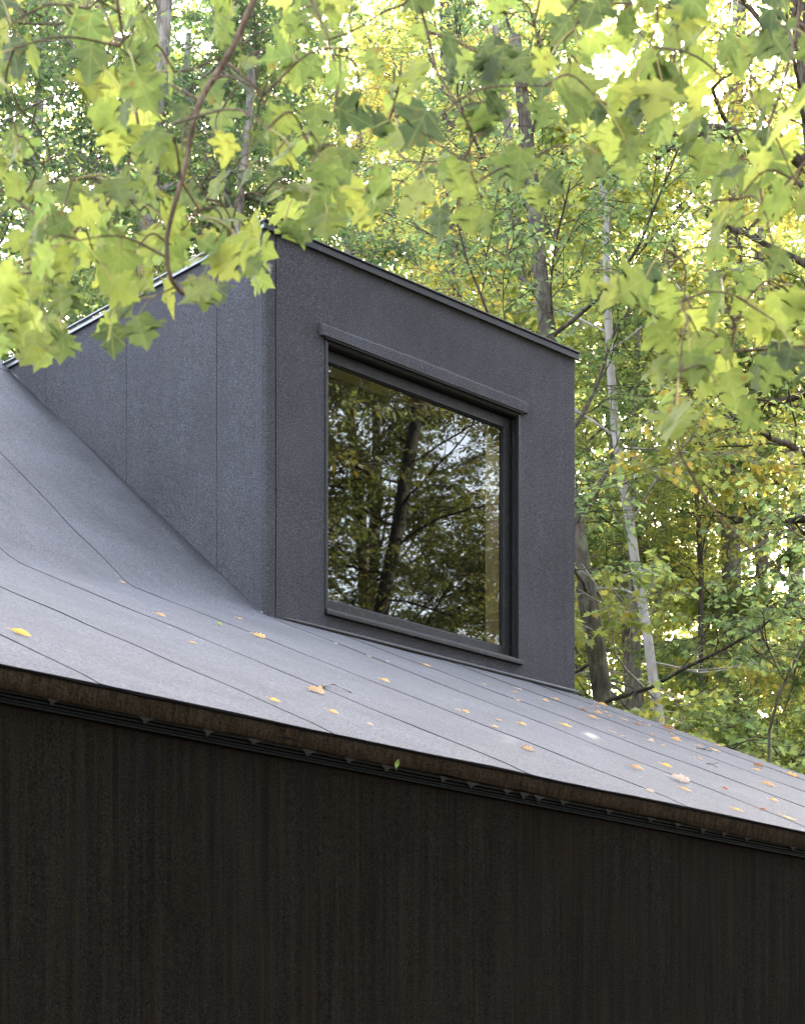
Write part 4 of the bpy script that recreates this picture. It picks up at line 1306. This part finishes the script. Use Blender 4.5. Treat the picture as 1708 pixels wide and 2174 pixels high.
fallen = [  # px, py, length px, colour, style, heading deg, label
    (45, 1350, 42, 'yellow', 'roll', -10, 'long yellow rolled leaf on the roof at the left photo edge'),
    (410, 1367, 15, 'orange', 'cup', 30, 'small three-cornered orange leaf on the roof below the dormer corner'),
    (550, 1354, 26, 'orange', 'crumple', -20, 'crumpled rust-orange leaf on a roof joint below the dormer corner'),
    (509, 1315, 12, 'orange', 'cup', 10, 'little orange leaf on the roof just left of the dormer foot'),
    (341, 1309, 21, 'tan', 'roll', -15, 'curled tan leaf on a roof joint left of the dormer foot'),
    (430, 1259, 24, 'tan', 'roll', -40, 'slender tan leaf lying at the roof bend near the dormer cheek'),
    (259, 1238, 14, 'orange', 'cup', -10, 'small orange leaf where a roof joint crosses the bend'),
    (105, 1194, 24, 'tan', 'roll', -15, 'thin tan leaf on the roof bend at left'),
    (121, 1117, 6, 'orange', 'cup', 0, 'orange speck of leaf on the steep roof at left'),
    (232, 1050, 15, 'tan', 'roll', -45, 'stalked tan leaf high on the steep roof'),
    (253, 1143, 14, 'brown', 'crumple', 0, 'small brown leaf in the middle of the steep roof'),
    (465, 1328, 19, 'green', 'roll', -30, 'thin curved green leaf on the roof left of the dormer foot'),
    (140, 1384, 9, 'pale', 'cup', 0, 'tiny pale leaf above the left end of the fascia'),
    (361, 1334, 6, 'tan', 'cup', 0, 'tiny tan scrap of leaf under the curled tan leaf'),
    (784, 1395, 9, 'orange', 'flat', 0, 'tiny orange leaf close below the window sill'),
    (713, 1368, 9, 'pale', 'cup', 0, 'tiny pale leaf by the flashing under the left window corner'),
    (824, 1406, 6, 'orange', 'cup', 20, 'orange fleck right of the tiny leaf under the sill'),
    (707, 1516, 23, 'orange', 'roll', -25, 'curled deep orange leaf near the middle of the eave'),
    (583, 1491, 23, 'yellow', 'roll', -5, 'tube-rolled yellow leaf resting on a roof joint near the eave'),
    (575, 1453, 11, 'pale', 'cup', 20, 'small pale peaked leaf above the tube-rolled yellow leaf'),
    (670, 1471, 38, 'tan', 'crumple', -15, 'crumpled peach-coloured leaf beside the short stick'),
    (785, 1542, 18, 'pale', 'roll', -10, 'small whitish leaf right of the curled deep orange leaf'),
    (817, 1448, 20, 'orange', 'roll', -25, 'thin orange sliver of leaf on a roof joint mid roof'),
    (904, 1415, 20, 'tan', 'cup', -10, 'tan leaf close to the flashing under the right half of the window'),
    (1029, 1455, 8, 'orange', 'cup', 0, 'tiny orange leaf under the right end of the sill'),
    (1101, 1465, 15, 'pale', 'cup', -10, 'pale leaf near the flashing, upper of a touching pair'),
    (1094, 1472, 10, 'tan', 'crumple', 0, 'small tan leaf, lower of a touching pair near the flashing'),
    (1099, 1489, 11, 'orange', 'cup', -20, 'small orange leaf straight below the touching pair'),
    (1157, 1490, 15, 'tan', 'crumple', 0, 'tan leaf below the right corner of the dormer front'),
    (1180, 1487, 15, 'tan', 'roll', -15, 'tan leaf on a roof joint nearest the dormer right corner'),
    (971, 1490, 8, 'pale', 'cup', 0, 'white scrap of leaf left of the green speck mid roof'),
    (1013, 1495, 7, 'green', 'cup', 0, 'bright green leaf speck in the middle of the roof'),
    (988, 1514, 17, 'orange', 'roll', -30, 'narrow orange leaf on a roof joint below the green speck'),
    (973, 1510, 10, 'pale', 'roll', -20, 'narrow white leaf touching a roof joint beside an orange one'),
    (1058, 1531, 17, 'tan', 'cup', 0, 'light tan leaf above the folded orange leaf mid roof'),
    (1050, 1545, 15, 'orange', 'cup', -20, 'folded orange leaf sitting on a roof joint'),
    (1108, 1540, 18, 'orange', 'roll', -15, 'thin orange leaf right of the folded orange leaf'),
    (1200, 1543, 24, 'yellow', 'cup', -15, 'pale yellow two-lobed leaf alone on the right half of the roof'),
    (1121, 1595, 25, 'tan', 'crumple', 10, 'large upright peach leaf casting a shadow above the eave'),
    (1234, 1502, 7, 'tan', 'cup', 0, 'tan crumb of leaf near the right roof edge'),
    (1239, 1510, 14, 'brown', 'roll', -20, 'dark brown rolled leaf on a roof joint near the right edge'),
    (1279, 1498, 18, 'orange', 'roll', -5, 'long orange leaf lying right at the right roof edge'),
    (1268, 1502, 13, 'tan', 'cup', -5, 'tan leaf touching the long orange one at the roof edge'),
    (1268, 1516, 17, 'tan', 'crumple', 0, 'cupped tan leaf on a joint below the edge pair'),
    (1286, 1514, 8, 'tan', 'crumple', 0, 'small tan leaf right of the cupped tan leaf'),
    (1292, 1522, 12, 'tan', 'roll', -15, 'curled tan leaf just under the small one'),
    (1258, 1526, 22, 'tan', 'roll', -15, 'wide tan leaf, lowest of the crowd by the right edge'),
    (1326, 1530, 15, 'orange', 'flat', -10, 'flat orange leaf near the right roof edge'),
    (1354, 1541, 17, 'brown', 'crumple', -20, 'curled brown leaf near the right roof edge'),
    (1358, 1532, 10, 'tan', 'flat', -10, 'small tan leaf on the right roof edge above the brown one'),
    (1377, 1541, 9, 'orange', 'cup', 0, 'small orange leaf right of the curled brown leaf'),
    (1418, 1549, 26, 'brown', 'crumple', 5, 'large dry brown leaf on the right roof edge'),
    (1423, 1559, 13, 'tan', 'cup', -10, 'tan leaf right under the large dry brown leaf'),
    (1438, 1567, 10, 'orange', 'flat', 0, 'small orange leaf at the top of a cluster of three'),
    (1435, 1573, 22, 'orange', 'roll', -15, 'long orange leaf at the bottom of a cluster of three'),
    (1386, 1561, 9, 'tan', 'crumple', 40, 'upright tan leaf on a joint left of the cluster of three'),
    (1302, 1556, 12, 'orange', 'flat', -10, 'flat orange leaf in the open right part of the roof'),
    (1324, 1566, 12, 'tan', 'cup', 40, 'small pointed tan leaf in the open right part of the roof'),
    (1380, 1576, 17, 'pale', 'crumple', -10, 'greyish crumpled leaf left of the cluster of three'),
    (1410, 1585, 9, 'orange', 'cup', 0, 'small orange leaf below the greyish crumpled leaf'),
    (1485, 1586, 15, 'tan', 'cup', -20, 'cupped tan leaf above the forked stick'),
    (1519, 1595, 21, 'yellow', 'flat', -20, 'broad golden leaf right of the forked stick'),
    (1524, 1584, 10, 'orange', 'roll', 0, 'small orange leaf on the right roof edge above the golden one'),
    (1483, 1613, 15, 'tan', 'cup', -10, 'light tan leaf below the forked stick'),
    (1414, 1629, 22, 'yellow', 'roll', -15, 'arched yellow leaf in the lower right part of the roof'),
    (1351, 1634, 28, 'tan', 'roll', -25, 'long slender tan leaf near the eave, lower right'),
    (1443, 1660, 38, 'pale', 'crumple', -15, 'large pale crumpled leaf above an orange one, lower right'),
    (1454, 1679, 23, 'orange', 'cup', -10, 'bright orange leaf under the large pale crumpled leaf'),
    (1379, 1683, 20, 'pale', 'roll', -25, 'whitish slender leaf close to the eave, lower right'),
    (1362, 1653, 7, 'pale', 'cup', 0, 'tiny pale leaf between two slender leaves near the eave'),
    (1539, 1677, 13, 'red', 'roll', -25, 'small reddish leaf on a roof joint, far right'),
    (1609, 1629, 20, 'brown', 'crumple', -15, 'brown leaf near the right roof edge, upper of two'),
    (1607, 1637, 14, 'orange', 'roll', -15, 'orange leaf touching a brown one near the roof edge'),
    (1681, 1649, 24, 'orange', 'crumple', 0, 'orange leaf on the roof edge at the right photo border'),
    (1630, 1669, 28, 'tan', 'roll', -25, 'long pale tan leaf at the far right of the roof'),
    (1642, 1702, 18, 'orange', 'roll', -10, 'curved orange leaf on a joint at the far right'),
    (1565, 1723, 21, 'yellow', 'cup', -15, 'golden leaf near the eave at far right, beside a red one'),
    (1619, 1721, 12, 'red', 'crumple', 0, 'small rusty red leaf near the eave at far right'),
    (1674, 1740, 28, 'yellow', 'flat', -10, 'broad golden leaf in the lower right corner of the roof'),
]
rngf = np.random.default_rng(55)
nrm_s = np.array([0, -math.sin(math.atan(TS)), math.cos(math.atan(TS))])
for (px, py, ln, colr, style, hd_, lab) in fallen:
    p = roof_hit(px, py)
    steep = p[1] > 3.2
    if steep:                                   # on the bend or the steep part: follow the real roof profile
        r = np.array([(px - CXP) / FPX, 1.0, (HOR - py) / FPX])
        for s in np.linspace(8, 20, 6000):
            w = np.array([0, 0, CAM_Z]) + r * s
            l = np.array([(w - OV) @ FV, (w - OV) @ LV, (w - OV)[2]])
            if l[2] < prof(l[1], l[0]) and l[1] > 2.5:
                p = l
                break
    zz_ = float(prof(p[1], p[0]))
    sl_ = float((prof(p[1] + 0.05, p[0]) - prof(p[1] - 0.05, p[0])) / 0.1)
    n_ = np.array([0, -sl_, 1.0]) / math.hypot(1, sl_)
    wp = wpt((p[0], p[1], zz_ + 0.005))
    size = ln / FPX * wp[1] * 1.16
    mb = dry_leaf_mesh(rngf, size, style)
    up_s = np.array([0, 1.0, sl_]) / math.hypot(1, sl_)
    h = math.radians(hd_ - 43 + 12 * rngf.standard_normal())
    ex = np.array([math.cos(h), 0, 0]) + up_s * math.sin(h)
    ey = np.cross(n_, ex)
    V = np.array(mb.v)
    L3 = V[:, :1] * ex + V[:, 1:2] * ey + V[:, 2:3] * n_
    mb.v = [tuple(FV * q[0] + LV * q[1] + np.array([0, 0, q[2]])) for q in L3]
    tag(mb.build('fallen_leaf', DRY[colr], None, True, wp), lab, 'leaf', 'fallen leaves on the roof')


def stick(pts, r, lab, forks=()):
    mb = MB()
    P = []
    for px, py, lift in pts:
        p = roof_hit(px, py)
        if p[1] > 3.2:
            rr_ = np.array([(px - CXP) / FPX, 1.0, (HOR - py) / FPX])
            for s in np.linspace(8, 20, 6000):
                w = np.array([0, 0, CAM_Z]) + rr_ * s
                l = np.array([(w - OV) @ FV, (w - OV) @ LV, (w - OV)[2]])
                if l[2] < prof(l[1], l[0]) and l[1] > 2.5:
                    p = l
                    break
        P.append(wpt((p[0], p[1], float(prof(p[1], p[0])) + 0.008 + lift)))
    base = P[0]
    P = np.array(P) - base
    mb.tube(spline(P, 14), np.linspace(r, r * 0.6, 14), 6, True, 0.12, rngf)
    for i, d in forks:
        q = P[i]
        mb.tube([q, q + np.array(d) * 0.5, q + np.array(d)], (r * 0.6, r * 0.5, r * 0.3), 5, True)
    tag(mb.build('stick', M['bark_grey'], None, True, base), lab, 'stick', 'sticks on the roof')
stick([(686, 1462, 0), (706, 1459, 0.01), (726, 1467, 0.006), (746, 1474, 0)], 0.0048, 'short grey stick beside the crumpled peach leaf', [(0, (-0.01, 0.0, 0.012))])
stick([(40, 977, 0), (52, 981, 0.012), (68, 989, 0.01), (86, 1003, 0)], 0.0045, 'bent pale stick high on the steep roof at left')
stick([(1476, 1590, 0), (1492, 1595, 0.008), (1510, 1597, 0)], 0.005, 'forked brown stick beside the broad golden leaf', [(1, (0.05, 0.02, 0.02))])
stick([(1499, 1624, 0), (1510, 1627, 0.006), (1524, 1632, 0)], 0.004, 'thin forked twig below the forked brown stick', [(1, (0.05, 0.03, 0.015))])
# the green leaf caught under the eave
p = at(842, 1621, 6.5 + 0.0)
d = np.array([(842 - CXP) / FPX, 1.0, (HOR - 1621) / FPX])
c0 = np.array([0, 0, CAM_Z])
p = c0 + d * (((OV - 0.012 * LV) - c0) @ LV) / (d @ LV)
mb = dry_leaf_mesh(rngf, 0.034, 'flat')
V = np.array(mb.v)
mb.v = [tuple(FV * (q[1] + 0.35 * q[0]) + np.array([0, 0, q[0]]) - LV * q[2]) for q in V]
tag(mb.build('green_leaf', DRY['green'], None, True, p), 'small green leaf caught in the cobwebs under the eave', 'leaf')
